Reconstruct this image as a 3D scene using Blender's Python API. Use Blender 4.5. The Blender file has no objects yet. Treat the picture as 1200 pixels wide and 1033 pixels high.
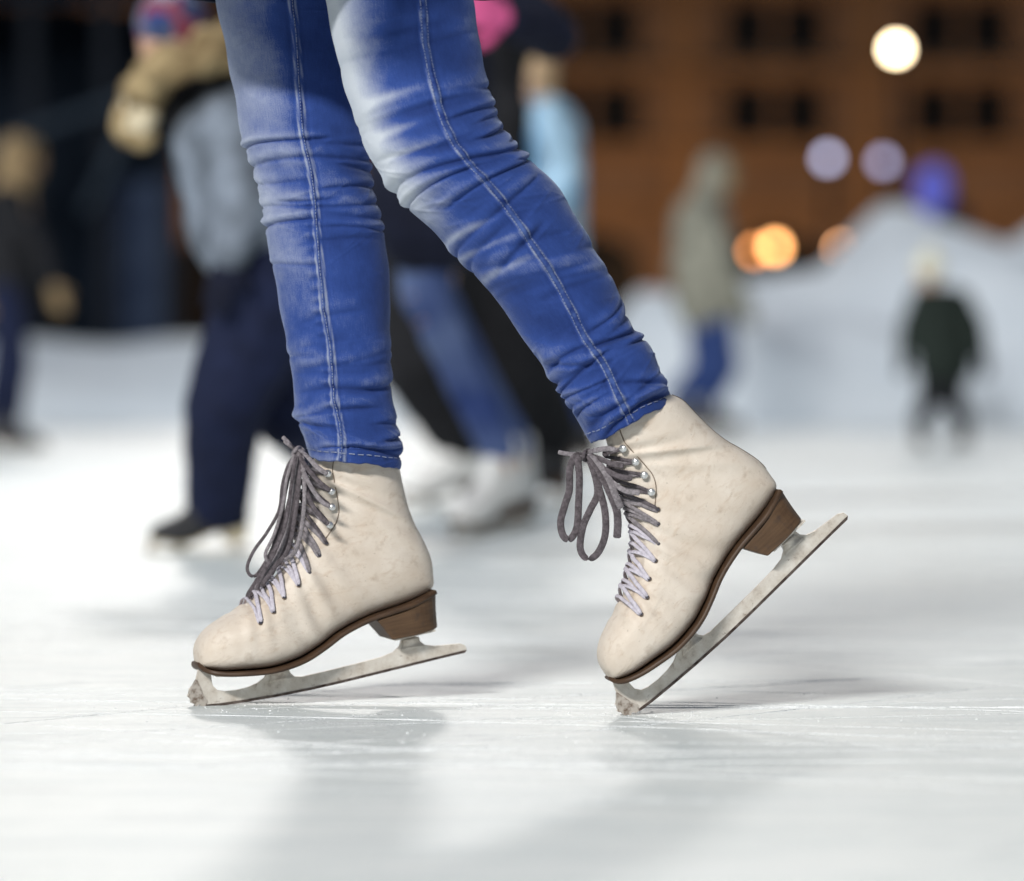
import bpy, bmesh, math, random
import numpy as np
from mathutils import Vector, Matrix

# ------------------------------------------------------------------ camera, light, exposure
S = bpy.context.scene
C = S.collection
F_PX, CX, CY, HOR, CAMH = 4500.0, 600.0, 516.5, 435.0, 0.376     # photograph pixels, 1200 wide
TILT = math.atan((CY - HOR) / F_PX)
cam_d = bpy.data.cameras.new("camera"); cam = bpy.data.objects.new("camera", cam_d); C.objects.link(cam)
cam.location = (0, 0, CAMH); cam.rotation_euler = (math.pi / 2 - TILT, 0, 0)
cam_d.sensor_width = 36; cam_d.sensor_fit = 'HORIZONTAL'; cam_d.lens = 135
cam_d.clip_start = 0.05; cam_d.clip_end = 2000
cam_d.dof.use_dof = True; cam_d.dof.focus_distance = 4.235; cam_d.dof.aperture_fstop = 2.75; cam_d.dof.aperture_blades = 0
S.camera = cam

W = bpy.data.worlds.new("World"); S.world = W; W.use_nodes = True
wn = W.node_tree; bgn = wn.nodes["Background"]
sky = wn.nodes.new("ShaderNodeTexSky"); sky.sky_type = 'NISHITA'; sky.sun_disc = False
SUN_EL, SUN_AZ = math.radians(25.5), math.radians(-4)              # floodlit from behind: shadows run to the camera
sky.sun_elevation = SUN_EL; sky.sun_rotation = SUN_AZ; sky.air_density = 1.0; sky.dust_density = 1.5; sky.ozone_density = 1.0
hs = wn.nodes.new('ShaderNodeHueSaturation'); hs.inputs['Saturation'].default_value = 0.55; wn.links.new(sky.outputs[0], hs.inputs['Color']); wn.links.new(hs.outputs[0], bgn.inputs[0]); bgn.inputs[1].default_value = 0.064
sd = bpy.data.lights.new("sun", 'SUN'); so = bpy.data.objects.new("sun", sd); C.objects.link(so)
sd.energy = 0.37; sd.angle = math.radians(3.0); sd.color = (1.0, 0.97, 0.93)
sdir = Vector((math.sin(SUN_AZ) * math.cos(SUN_EL), math.cos(SUN_AZ) * math.cos(SUN_EL), math.sin(SUN_EL)))
so.rotation_euler = sdir.to_track_quat('Z', 'Y').to_euler()
# assumed unseen key lamp, added behind and left of the camera, without a mast
kd = bpy.data.lights.new("added_key_light", 'AREA'); ko = bpy.data.objects.new("added_key_light", kd); C.objects.link(ko)
kd.shape = 'RECTANGLE'; kd.size = 4.6; kd.size_y = 1.0; kd.energy = 3750; kd.color = (1.0, 0.975, 0.93)
ko.location = (-6.6, -10.5, 9.6)
ko.rotation_euler = (Vector(ko.location) - Vector((0, 5.0, 0.3))).to_track_quat('Z', 'Y').to_euler()
fd = bpy.data.lights.new("far_fill_light", 'AREA'); fo = bpy.data.objects.new("far_fill_light", fd); C.objects.link(fo)  # added unseen fill lamp, brightens the snow mound and the far skaters
fd.shape = 'RECTANGLE'; fd.size = 1.6; fd.size_y = 1.2; fd.energy = 800; fd.color = (0.93, 0.97, 1.0); fd.spread = math.radians(80)
fo.location = (-13.0, 3.0, 12.0)
fo.rotation_euler = (Vector(fo.location) - Vector((4.0, 23.0, 0.3))).to_track_quat('Z', 'Y').to_euler()
S.view_settings.view_transform = 'Standard'; S.view_settings.look = 'None'
S.view_settings.exposure = 0.0; S.view_settings.gamma = 1.0; S.view_settings.use_curve_mapping = False
S.render.engine = 'CYCLES'
S.cycles.use_denoising = True
S.cycles.use_adaptive_sampling = False
S.cycles.max_bounces = 6; S.cycles.sample_clamp_indirect = 6
S.cycles.caustics_reflective = False; S.cycles.caustics_refractive = False

RNG = np.random.RandomState(7); random.seed(7)

# ------------------------------------------------------------------ helpers
def P(px, py, Y):
    """world point at depth Y for a measured position in the photograph"""
    x = (px - CX) / F_PX; y = -(py - CY) / F_PX
    d = Vector((x, math.cos(TILT) + y * math.sin(TILT), -math.sin(TILT) + y * math.cos(TILT)))
    return Vector((0, 0, CAMH)) + d * (Y / d.y)

def mesh_obj(name, verts, faces, mat, parent=None, smooth=True, loc=None):
    me = bpy.data.meshes.new(name)
    if loc is not None:
        verts = [(v[0] - loc[0], v[1] - loc[1], v[2] - loc[2]) for v in verts]
    me.from_pydata([tuple(v) for v in verts], [], [tuple(f) for f in faces]); me.update()
    return link(name, me, mat, parent, smooth)

def link(name, me, mat, parent=None, smooth=True):
    o = bpy.data.objects.new(name, me); C.objects.link(o)
    if mat and not me.materials: me.materials.append(mat)
    if smooth and me.polygons: me.polygons.foreach_set("use_smooth", [True] * len(me.polygons))
    if parent: o.parent = parent
    return o

def bm_obj(name, bm, mat, parent=None, smooth=True):
    bmesh.ops.recalc_face_normals(bm, faces=bm.faces)
    me = bpy.data.meshes.new(name); bm.to_mesh(me); bm.free()
    return link(name, me, mat, parent, smooth)

def tag(o, label=None, cat=None, group=None, kind=None):
    if label: o['label'] = label
    if cat: o['category'] = cat
    if group: o['group'] = group
    if kind: o['kind'] = kind
    return o

def empty(name, loc, label=None, cat=None, group=None):
    o = bpy.data.objects.new(name, None); C.objects.link(o); o.location = loc; o.empty_display_size = 0.1
    return tag(o, label, cat, group)

def bx(bm, c, s, rz=0.0, rx=0.0):
    M = Matrix.Translation(c) @ Matrix.Rotation(rz, 4, 'Z') @ Matrix.Rotation(rx, 4, 'X') @ Matrix.Diagonal((s[0], s[1], s[2], 1))
    bmesh.ops.create_cube(bm, size=1.0, matrix=M)

def catmull(pts, n):
    p = np.array(pts, float); m = len(p)
    out = []
    for t in np.linspace(0, m - 1, n):
        i = min(int(t), m - 2); f = t - i
        a, b, c, d = p[max(i - 1, 0)], p[i], p[i + 1], p[min(i + 2, m - 1)]
        out.append(0.5 * ((2 * b) + (-a + c) * f + (2 * a - 5 * b + 4 * c - d) * f * f + (-a + 3 * b - 3 * c + d) * f ** 3))
    return np.array(out)

def ribbon(name, pts, wid, thk, mat, parent, n=None, wdir=None, seg=8, dense=6):
    """flat-oval cord through pts (parent space)"""
    path = catmull([tuple(p) for p in pts], n or (len(pts) * dense))
    V = []; Fc = []
    N = len(path)
    wd = Vector(wdir or (0, 1, 0))
    for i in range(N):
        t = Vector(path[min(i + 1, N - 1)] - path[max(i - 1, 0)]).normalized()
        a = (wd - t * wd.dot(t))
        a = a.normalized() if a.length > 1e-4 else t.orthogonal().normalized()
        b = t.cross(a)
        k = 1.0 if 0 < i < N - 1 else 0.6
        for j in range(seg):
            an = 2 * math.pi * j / seg
            V.append(Vector(path[i]) + a * math.cos(an) * wid * k + b * math.sin(an) * thk * k)
    for i in range(N - 1):
        for j in range(seg):
            Fc.append((i * seg + j, i * seg + (j + 1) % seg, (i + 1) * seg + (j + 1) % seg, (i + 1) * seg + j))
    Fc.append(tuple(range(seg))[::-1]); Fc.append(tuple((N - 1) * seg + j for j in range(seg)))
    return mesh_obj(name, V, Fc, mat, parent)

# ---- materials
class NT:
    def __init__(s, name):
        s.m = bpy.data.materials.new(name); s.m.use_nodes = True
        s.t = s.m.node_tree; s.b = s.t.nodes["Principled BSDF"]
    def n(s, typ, **kw):
        nd = s.t.nodes.new(typ)
        for k, v in kw.items(): setattr(nd, k, v)
        return nd
    def l(s, a, b): s.t.links.new(a, b)
    def coords(s, which='Object', scale=(1, 1, 1), rot=(0, 0, 0)):
        tc = s.n("ShaderNodeTexCoord"); mp = s.n("ShaderNodeMapping")
        mp.inputs['Scale'].default_value = scale; mp.inputs['Rotation'].default_value = rot
        s.l(tc.outputs[which], mp.inputs[0]); return mp.outputs[0]
    def noise(s, vec, scale, detail=4, rough=0.55, dist=0.0):
        nd = s.n("ShaderNodeTexNoise"); nd.inputs['Scale'].default_value = scale
        nd.inputs['Detail'].default_value = detail; nd.inputs['Roughness'].default_value = rough; nd.inputs['Distortion'].default_value = dist
        s.l(vec, nd.inputs['Vector']); return nd.outputs['Fac']
    def ramp(s, fac, stops):
        r = s.n("ShaderNodeValToRGB"); e = r.color_ramp.elements
        while len(e) < len(stops): e.new(0.5)
        for i, (p, c) in enumerate(stops):
            e[i].position = p; e[i].color = (c[0], c[1], c[2], 1) if not isinstance(c, (int, float)) else (c, c, c, 1)
        s.l(fac, r.inputs[0]); return r.outputs[0]
    def mix(s, fac, a, b, mode='MIX'):
        m = s.n("ShaderNodeMix", data_type='RGBA', blend_type=mode)
        if isinstance(fac, (int, float)): m.inputs[0].default_value = fac
        else: s.l(fac, m.inputs[0])
        for sock, v in ((m.inputs[6], a), (m.inputs[7], b)):
            if isinstance(v, (tuple, list)): sock.default_value = (v[0], v[1], v[2], 1)
            else: s.l(v, sock)
        return m.outputs[2]
    def math(s, op, a, b=0.0, c=None):
        m = s.n("ShaderNodeMath", operation=op)
        for i, v in enumerate((a, b) if c is None else (a, b, c)):
            if isinstance(v, (int, float)): m.inputs[i].default_value = v
            else: s.l(v, m.inputs[i])
        return m.outputs[0]
    def bump(s, h, strength=0.3, dist=0.001, prev=None):
        b = s.n("ShaderNodeBump"); b.inputs['Strength'].default_value = strength; b.inputs['Distance'].default_value = dist
        s.l(h, b.inputs['Height'])
        if prev is not None: s.l(prev, b.inputs['Normal'])
        s.l(b.outputs[0], s.b.inputs['Normal']); return b.outputs[0]
    def set(s, base=None, rough=None, spec=None, metal=None):
        for k, v in (('Base Color', base), ('Roughness', rough), ('Specular IOR Level', spec), ('Metallic', metal)):
            if v is None: continue
            if isinstance(v, (int, float)): s.b.inputs[k].default_value = v
            elif isinstance(v, (tuple, list)): s.b.inputs[k].default_value = (v[0], v[1], v[2], 1)
            else: s.l(v, s.b.inputs[k])
        return s.m

def fabric(name, col, var=0.35, scale=18, rough=0.85):
    t = NT(name); v = t.coords()
    f = t.noise(v, scale, 5)
    c = t.ramp(f, [(0.3, tuple(x * (1 - var) for x in col)), (0.7, tuple(min(1, x * (1 + var)) for x in col))])
    t.bump(t.noise(v, 220, 3), 0.3, 0.002)
    return t.set(c, rough, 0.2)

def emit(name, col, st):
    t = NT(name); t.b.inputs['Emission Color'].default_value = (*col, 1); t.b.inputs['Emission Strength'].default_value = st
    v = t.coords(); t.l(t.ramp(t.noise(v, 3), [(0.3, 0.7), (0.7, 0.8)]), t.b.inputs['Base Color'])
    return t.m

def denim(name, deep, mid, pale):
    t = NT(name)
    at = t.n("ShaderNodeAttribute", attribute_name='fade')
    uv = t.coords('UV', (1, 1, 1))
    st = t.coords('UV', (260, 26, 1)); n1 = t.noise(st, 3.0, 4, 0.6)            # vertical slub streaks
    n2 = t.noise(uv, 60, 5, 0.6); n3 = t.noise(uv, 9, 4, 0.55); n4 = t.noise(uv, 900, 2, 0.6)
    f = t.math('ADD', at.outputs['Fac'], t.math('MULTIPLY', t.math('SUBTRACT', n1, 0.5), 0.20))
    f = t.math('ADD', f, t.math('MULTIPLY', t.math('SUBTRACT', n2, 0.5), 0.20))
    f = t.math('ADD', f, t.math('MULTIPLY', t.math('SUBTRACT', n3, 0.5), 0.12))
    f = t.math('ADD', f, t.math('MULTIPLY', t.math('SUBTRACT', n4, 0.5), 0.26))
    c = t.ramp(f, [(0.0, deep), (0.38, mid), (1.0, pale)])
    w = t.n("ShaderNodeTexWave", wave_type='BANDS', bands_direction='DIAGONAL'); w.inputs['Scale'].default_value = 420
    t.l(uv, w.inputs['Vector'])
    b = t.bump(n4, 0.35, 0.0006)
    b = t.bump(w.outputs['Fac'], 0.25, 0.0003, b)
    t.bump(n2, 0.35, 0.002, b)
    t.b.inputs['Sheen Weight'].default_value = 0.25; t.b.inputs['Sheen Roughness'].default_value = 0.4
    t.b.inputs['Sheen Tint'].default_value = (0.75, 0.85, 1, 1)
    return t.set(c, 0.82, 0.15)

M = {}
M['denim'] = denim('denim', (0.005, 0.014, 0.075), (0.027, 0.062, 0.245), (0.50, 0.54, 0.60))
def plain_denim(name, a, b):
    t = NT(name); v = t.coords(); t.bump(t.noise(v, 60), 0.3, 0.004)
    return t.set(t.ramp(t.noise(v, 5, 3), [(0.35, a), (0.7, b)]), 0.85, 0.15)
M['bg_jeans'] = plain_denim('washed_jeans', (0.030, 0.055, 0.19), (0.15, 0.20, 0.35))
M['blue_jeans'] = plain_denim('blue_jeans', (0.020, 0.040, 0.13), (0.045, 0.075, 0.21))
# boot leather: cream, scuffed
def leather(name, c1, c2, scuff):
    t = NT(name); v = t.coords()
    n1 = t.noise(v, 14, 6, 0.62); n2 = t.noise(v, 60, 6, 0.65); n3 = t.noise(t.coords('Object', (1, 1, 2.6), (0.3, 0.8, 0)), 34, 8, 0.72, 1.4)
    c = t.ramp(n1, [(0.30, c1), (0.66, c2)])
    c = t.mix(t.ramp(n3, [(0.53, 0.0), (0.72, 0.65)]), c, scuff)
    c = t.mix(t.ramp(n2, [(0.56, 0.0), (0.75, 0.5)]), c, tuple(x * 0.74 for x in scuff))
    sp = t.noise(v, 300, 2, 0.5)
    c = t.mix(t.ramp(sp, [(0.70, 0.0), (0.78, 0.5)]), c, tuple(x * 0.5 for x in scuff))
    b = t.bump(t.noise(v, 420, 3), 0.25, 0.0006)
    b = t.bump(n3, 0.4, 0.0016, b); t.bump(n1, 0.4, 0.004, b)
    return t.set(c, t.ramp(n2, [(0.3, 0.40), (0.7, 0.62)]), 0.35)
M['leather'] = leather('cream_leather', (0.60, 0.51, 0.42), (0.72, 0.65, 0.57), (0.50, 0.38, 0.28))
M['white_leather'] = leather('white_leather', (0.66, 0.64, 0.62), (0.8, 0.79, 0.77), (0.6, 0.55, 0.5))
M['black_leather'] = leather('black_leather', (0.02, 0.02, 0.022), (0.04, 0.04, 0.045), (0.06, 0.055, 0.05))
def brown(name, a, b):
    t = NT(name); v = t.coords('Object', (1, 1, 9)); n = t.noise(v, 26, 5)
    t.bump(n, 0.3, 0.0008)
    c = t.mix(t.ramp(t.noise(t.coords(), 90, 5), [(0.55, 0.0), (0.75, 0.6)]), t.ramp(n, [(0.3, a), (0.7, b)]), (0.05, 0.035, 0.03))
    return t.set(c, 0.5, 0.35)
M['sole'] = brown('brown_sole', (0.045, 0.024, 0.013), (0.085, 0.048, 0.026))
M['heel'] = brown('brown_heel', (0.070, 0.038, 0.020), (0.125, 0.072, 0.038))
def metalm():
    t = NT('worn_blade_metal'); v = t.coords()
    n = t.noise(v, 55, 7, 0.68)
    c = t.ramp(n, [(0.27, (0.30, 0.24, 0.19)), (0.42, (0.60, 0.54, 0.47)), (0.7, (0.80, 0.76, 0.70))])
    r = t.ramp(t.noise(v, 120, 6, 0.7, 0.6), [(0.60, 0.0), (0.72, 0.8)])
    c = t.mix(r, c, (0.16, 0.09, 0.05))
    t.bump(n, 0.3, 0.0008)
    return t.set(c, 0.36, 0.6, 0.25)
M['blade'] = metalm()
t = NT('dark_runner_steel'); v = t.coords(); M['runner'] = t.set(t.ramp(t.noise(v, 130, 5), [(0.35, (0.05, 0.03, 0.025)), (0.7, (0.20, 0.16, 0.14))]), 0.35, 0.5, 0.6)
t = NT('rusty_pick_steel'); v = t.coords(); M['pick'] = t.set(t.ramp(t.noise(v, 160, 5), [(0.32, (0.14, 0.09, 0.06)), (0.55, (0.52, 0.47, 0.42))]), 0.4, 0.5, 0.3)
t = NT('eyelet_nickel'); v = t.coords(); M['nickel'] = t.set(t.ramp(t.noise(v, 200), [(0.3, (0.7, 0.7, 0.7)), (0.7, (0.9, 0.9, 0.88))]), 0.22, 0.5, 0.85)
t = NT('eyelet_hole'); v = t.coords(); M['hole'] = t.set(t.ramp(t.noise(v, 200), [(0.3, (0.02, 0.02, 0.03)), (0.7, (0.05, 0.05, 0.07))]), 0.6, 0.3)
def lace(name, a, b):
    t = NT(name); v = t.coords(); n = t.noise(v, 240, 4, 0.7)
    w = t.n("ShaderNodeTexWave", wave_type='BANDS', bands_direction='DIAGONAL'); w.inputs['Scale'].default_value = 260; t.l(v, w.inputs['Vector'])
    bb = t.bump(w.outputs['Fac'], 0.5, 0.0005); t.bump(n, 0.5, 0.0008, bb)
    return t.set(t.ramp(n, [(0.3, a), (0.7, b)]), 0.9, 0.1)
M['lace_grey'] = lace('grey_lace', (0.05, 0.043, 0.047), (0.17, 0.148, 0.162))
M['lace_pale'] = lace('pale_lace', (0.42, 0.39, 0.45), (0.66, 0.63, 0.70))
M['lace_mid'] = lace('mid_lace', (0.12, 0.108, 0.115), (0.34, 0.31, 0.33))
M['thread'] = lace('seam_thread', (0.16, 0.20, 0.34), (0.34, 0.37, 0.46))
t = NT('tan_boot_seam'); v = t.coords(); M['seam_thread'] = t.set(t.ramp(t.noise(v, 90), [(0.3, (0.10, 0.07, 0.05)), (0.7, (0.24, 0.18, 0.13))]), 0.8, 0.2)
M['seam'] = None
t = NT('denim_seam'); v = t.coords(); n = t.noise(v, 300, 4); t.bump(n, 0.5, 0.001)
M['seam'] = t.set(t.ramp(t.noise(v, 90, 4), [(0.35, (0.012, 0.03, 0.15)), (0.7, (0.07, 0.12, 0.32))]), 0.85, 0.15)
M['skin'] = fabric('skin', (0.52, 0.32, 0.22), 0.12, 12, 0.55)
M['eye'] = fabric('eye', (0.06, 0.04, 0.03), 0.1, 10, 0.2)
M['mouth'] = fabric('lips', (0.42, 0.14, 0.12), 0.1, 20, 0.5)
M['navy'] = fabric('navy_cloth', (0.008, 0.010, 0.024))
M['navy_trousers'] = fabric('navy_trousers', (0.008, 0.012, 0.036))
M['black'] = fabric('black_cloth', (0.010, 0.010, 0.012))
M['grey_jacket'] = fabric('grey_jacket', (0.15, 0.175, 0.215), 0.6, 13)
M['parka'] = fabric('olive_grey_parka', (0.235, 0.225, 0.18), 0.4, 12)
M['violet'] = fabric('violet_blue_cloth', (0.20, 0.22, 0.85), 0.15)
M['sky_jacket'] = fabric('light_blue_jacket', (0.30, 0.44, 0.56), 0.45, 9)
M['cyan'] = fabric('cyan_blue_cloth', (0.02, 0.33, 0.68), 0.25)
M['pink'] = fabric('pink_cloth', (0.78, 0.13, 0.33), 0.2)
M['cream_knit'] = fabric('cream_knit', (0.66, 0.62, 0.47), 0.2)
M['hair'] = fabric('light_brown_hair', (0.42, 0.29, 0.17), 0.3, 40)
M['dark_hair'] = fabric('dark_hair', (0.05, 0.03, 0.02), 0.3, 40)
M['white_knit'] = fabric('white_knit', (0.75, 0.73, 0.70), 0.15)
M['dark_green'] = fabric('black_green_coat', (0.014, 0.020, 0.016))
def furm():
    t = NT('tan_fur'); v = t.coords(); n = t.noise(v, 16, 4)
    t.bump(t.noise(v, 160, 5), 0.8, 0.01)
    return t.set(t.ramp(n, [(0.32, (0.15, 0.10, 0.05)), (0.66, (0.50, 0.38, 0.21))]), 0.95, 0.1)
M['fur'] = furm()
M['pale_fur'] = fabric('pale_fur', (0.60, 0.52, 0.37), 0.3, 30)
def nordic():
    t = NT('patterned_knit'); v = t.coords('Object', (1, 1, 1))
    vo = t.n("ShaderNodeTexVoronoi"); vo.inputs['Scale'].default_value = 26; t.l(v, vo.inputs['Vector'])
    c = t.ramp(vo.outputs['Color'], [(0.30, (0.03, 0.05, 0.16)), (0.42, (0.24, 0.05, 0.07)), (0.52, (0.03, 0.05, 0.12)), (0.8, (0.34, 0.36, 0.42))])
    for e in (): pass
    return t.set(c, 0.9, 0.1)
M['nordic'] = nordic(); M['dim_fur'] = fabric('brown_fur', (0.20, 0.14, 0.075), 0.4, 14)

# ------------------------------------------------------------------ ice, snow, ground
def ice_mat():
    t = NT('scraped_ice')
    v = t.coords('Object')
    big = t.noise(v, 0.55, 5, 0.55)
    a = t.noise(t.coords('Object', (0.9, 4.2, 1), (0, 0, 0.06)), 2.2, 6, 0.62, 0.5)
    c = t.ramp(big, [(0.30, (0.78, 0.84, 0.835)), (0.62, (0.85, 0.895, 0.89))])
    c = t.mix(t.ramp(a, [(0.36, 0.5), (0.56, 0.0)]), c, (0.69, 0.76, 0.77))
    m2 = t.noise(t.coords('Object', (1.0, 2.6, 1), (0, 0, -0.1)), 7.5, 7, 0.68, 0.8)
    c = t.mix(t.ramp(m2, [(0.38, 0.55), (0.50, 0.0)]), c, (0.66, 0.73, 0.74))
    c = t.mix(t.ramp(m2, [(0.56, 0.0), (0.72, 0.6)]), c, (0.88, 0.90, 0.90))
    lines = None
    for k, (sx, sy, rz, sc, wd) in enumerate(((0.10, 1.5, 0.05, 3.1, 0.0016), (0.13, 1.6, -0.13, 3.7, 0.0014), (0.16, 1.3, 0.30, 3.3, 0.0013), (0.08, 2.4, -0.03, 4.6, 0.0022))):
        n = t.noise(t.coords('Object', (sx, sy, 1), (0, 0, rz)), sc, 1.0, 0.4, 0.15)
        d = t.math('ABSOLUTE', t.math('SUBTRACT', n, 0.5))
        ln = t.math('SUBTRACT', 1.0, t.math('MULTIPLY', d, 1.0 / (wd * 3)))
        ln = t.math('MAXIMUM', ln, 0.0)
        ln = t.math('MULTIPLY', ln, t.ramp(t.noise(v, 2.3 + k, 3), [(0.42, 0.0), (0.6, 1.0)]))
        lines = ln if lines is None else t.math('MAXIMUM', lines, ln)
    c = t.mix(t.math('MULTIPLY', lines, 0.8), c, (0.46, 0.52, 0.55))
    grit = t.noise(v, 95, 5, 0.7)
    c = t.mix(t.ramp(grit, [(0.60, 0.0), (0.75, 0.35)]), c, (0.60, 0.65, 0.67))
    c = t.mix(t.ramp(grit, [(0.27, 0.6), (0.40, 0.0)]), c, (0.88, 0.90, 0.90))
    b = t.bump(grit, 0.35, 0.004)
    b = t.bump(a, 0.3, 0.006, b); b = t.bump(m2, 0.45, 0.006, b)
    t.bump(lines, -0.4, 0.002, b)
    return t.set(c, t.ramp(big, [(0.3, 0.22), (0.7, 0.42)]), 0.12)
M['ice'] = ice_mat()
def snow_mat(name, a, b, sc=1.2):
    t = NT(name); v = t.coords()
    n = t.noise(v, sc, 6, 0.6); t.bump(t.noise(v, 9, 6, 0.7), 0.6, 0.05)
    return t.set(t.ramp(n, [(0.32, a), (0.66, b)]), 0.75, 0.2)
M['snow'] = snow_mat('piled_snow', (0.70, 0.75, 0.80), (0.84, 0.87, 0.90))
M['shavings'] = snow_mat('ice_shavings', (0.82, 0.85, 0.86), (0.9, 0.92, 0.93))
M['ground'] = snow_mat('trodden_ground', (0.05, 0.05, 0.055), (0.12, 0.12, 0.13), 0.3)

def sheet(name, x0, x1, y0, y1, z, mat):
    o = mesh_obj(name, [(x0, y0, z), (x1, y0, z), (x1, y1, z), (x0, y1, z)], [(0, 1, 2, 3)], mat, smooth=False)
    return tag(o, kind='structure')
sheet('ground', -900, 900, -60, 1500, -0.012, M['ground'])
sheet('ice', -60, 60, -18, 27.5, 0.0, M['ice'])

def heap(name, xs, tops, y0, y1, mat, seed, rough=0.05, label=None):
    """snow ridge: crest heights along x, falling to the ice in front and behind"""
    rng = np.random.RandomState(seed)
    nx, ny = 260, 60
    X = np.linspace(xs[0], xs[-1], nx); T = np.interp(X, xs, tops)
    ph = rng.rand(40) * 6.28; kx = rng.uniform(0.6, 7, 40); ky = rng.uniform(0.6, 7, 40); am = 1 / (0.8 + kx + ky)
    V = []
    for j in range(ny):
        f = j / (ny - 1)
        prof = math.sin(math.pi * f ** 0.85) ** 0.62 if 0 < f < 1 else 0
        y = y0 + (y1 - y0) * f
        n = sum(am[k] * np.sin(kx[k] * X + ky[k] * y + ph[k]) for k in range(40))
        edge = 0.25 * np.sin(X * 1.3 + seed) * (1 - f)
        for i in range(nx):
            V.append((X[i], y + edge[i], T[i] * prof * (1 + rough * 2.0 * n[i]) + (rough * 0.6 * n[i] * prof) - (0.01 if prof == 0 else 0)))
    Fc = [(j * nx + i, j * nx + i + 1, (j + 1) * nx + i + 1, (j + 1) * nx + i) for j in range(ny - 1) for i in range(nx - 1)]
    o = mesh_obj(name, V, Fc, mat)
    return tag(o, kind='structure')
def crest(px, py, Y): p = P(px, py, Y); return p.x, p.z
cp = [(700, 415), (745, 352), (800, 338), (860, 335), (900, 332), (950, 322), (1000, 300), (1040, 280), (1090, 282), (1130, 290), (1200, 292), (1320, 285), (1500, 330), (1650, 420)]
cr = [crest(a, b, 28.2) for a, b in cp]
heap('snow_mound', [c[0] for c in cr], [max(0.05, c[1]) for c in cr], 25.6, 31.0, M['snow'], 3, 0.075)
cp = [(-700, 400), (-300, 402), (0, 404), (150, 406), (300, 402), (450, 404), (600, 410), (700, 412), (780, 425)]
cr = [crest(a, b, 27.9) for a, b in cp]
heap('snow_bank', [c[0] for c in cr], [max(0.05, c[1]) for c in cr], 26.6, 29.3, M['snow'], 11, 0.02)

# ------------------------------------------------------------------ far building, lamps, pavilion
def brick(name, a, b, sc):
    t = NT(name); v = t.coords()
    br = t.n("ShaderNodeTexBrick"); br.inputs['Scale'].default_value = 2.0
    br.inputs['Color1'].default_value = (*a, 1); br.inputs['Color2'].default_value = (*b, 1); br.inputs['Mortar'].default_value = (0.2, 0.15, 0.11, 1)
    t.l(t.coords('Object', (1, 1, 1), (math.pi / 2, 0, 0)), br.inputs['Vector'])
    c = t.mix(t.ramp(t.noise(v, sc, 4), [(0.3, 0.0), (0.7, 0.5)]), br.outputs[0], tuple(x * 0.5 for x in a))
    return t.set(c, 0.85, 0.2)
M['brick'] = brick('brown_brick', (0.22, 0.135, 0.085), (0.28, 0.175, 0.105), 0.3)
M['stone'] = brick('ochre_stone', (0.32, 0.18, 0.085), (0.36, 0.21, 0.10), 0.4)
t = NT('dark_window_glass'); v = t.coords(); M['glass'] = t.set(t.ramp(t.noise(v, 1.5), [(0.3, (0.006, 0.006, 0.008)), (0.7, (0.012, 0.011, 0.010))]), 0.35, 0.08)
t = NT('dark_metal'); v = t.coords(); M['iron'] = t.set(t.ramp(t.noise(v, 20), [(0.3, (0.009, 0.011, 0.016)), (0.7, (0.022, 0.027, 0.038))]), 0.7, 0.15)
t = NT('roof_sheet'); v = t.coords(); M['roof'] = t.set(t.ramp(t.noise(v, 2), [(0.3, (0.006, 0.010, 0.017)), (0.7, (0.014, 0.021, 0.034))]), 0.8, 0.08)

YB = 150.0
BL = empty('brick_building', (8, YB, 0), 'long brown brick building with rows of dark windows, lit orange from below', 'building')
def bpart(name, boxes, mat, parent=None, base=None):
    bm = bmesh.new()
    for c, s in boxes: bx(bm, (c[0] - 8, c[1] - YB, c[2]), s)
    return bm_obj(name, bm, mat, parent or BL, smooth=False)
bays = [3.0 + 7.25 * k for k in range(-8, 9)]
x0, x1 = bays[0] - 5, bays[-1] + 5
rows = [(10.5, 2.1), (13.75, 2.1), (17.0, 2.1)]
# back wall plane, then storey bands, piers between the windows, piers between the bays
bpart('wall', [(((x0 + x1) / 2, YB + 6.5, 10.5), (x1 - x0, 12.0, 21))], M['brick'])
bands = []
zs = [6.9] + [v for z, h in rows for v in (z - h / 2, z + h / 2)] + [20.6]
for i in range(0, len(zs), 2):
    bands.append((((x0 + x1) / 2, YB + 0.2, (zs[i] + zs[i + 1]) / 2), (x1 - x0, 0.598, zs[i + 1] - zs[i])))
bpart('storey_band', bands, M['brick'])
piers = []
for z, h in rows:
    for b in bays:
        for dx, wd in ((0, 0.30), (3.625, 3.35)):
            if b + dx < x1: piers.append(((b + dx, YB + 0.2, z), (wd, 0.594, h)))
for q in piers: bpart('window_pier', [q], M['brick'])
bpart('cornice', [(((x0 + x1) / 2, YB - 0.35, z), (x1 - x0, 0.5, 0.35)) for z in (6.7, 9.1, 12.1, 15.4, 20.7)], M['stone'])
for b in bays[:-1]: bpart('pilaster', [((b + 3.63, YB - 0.28, 10.3), (0.9, 0.36, 20.4))], M['stone'])
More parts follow.
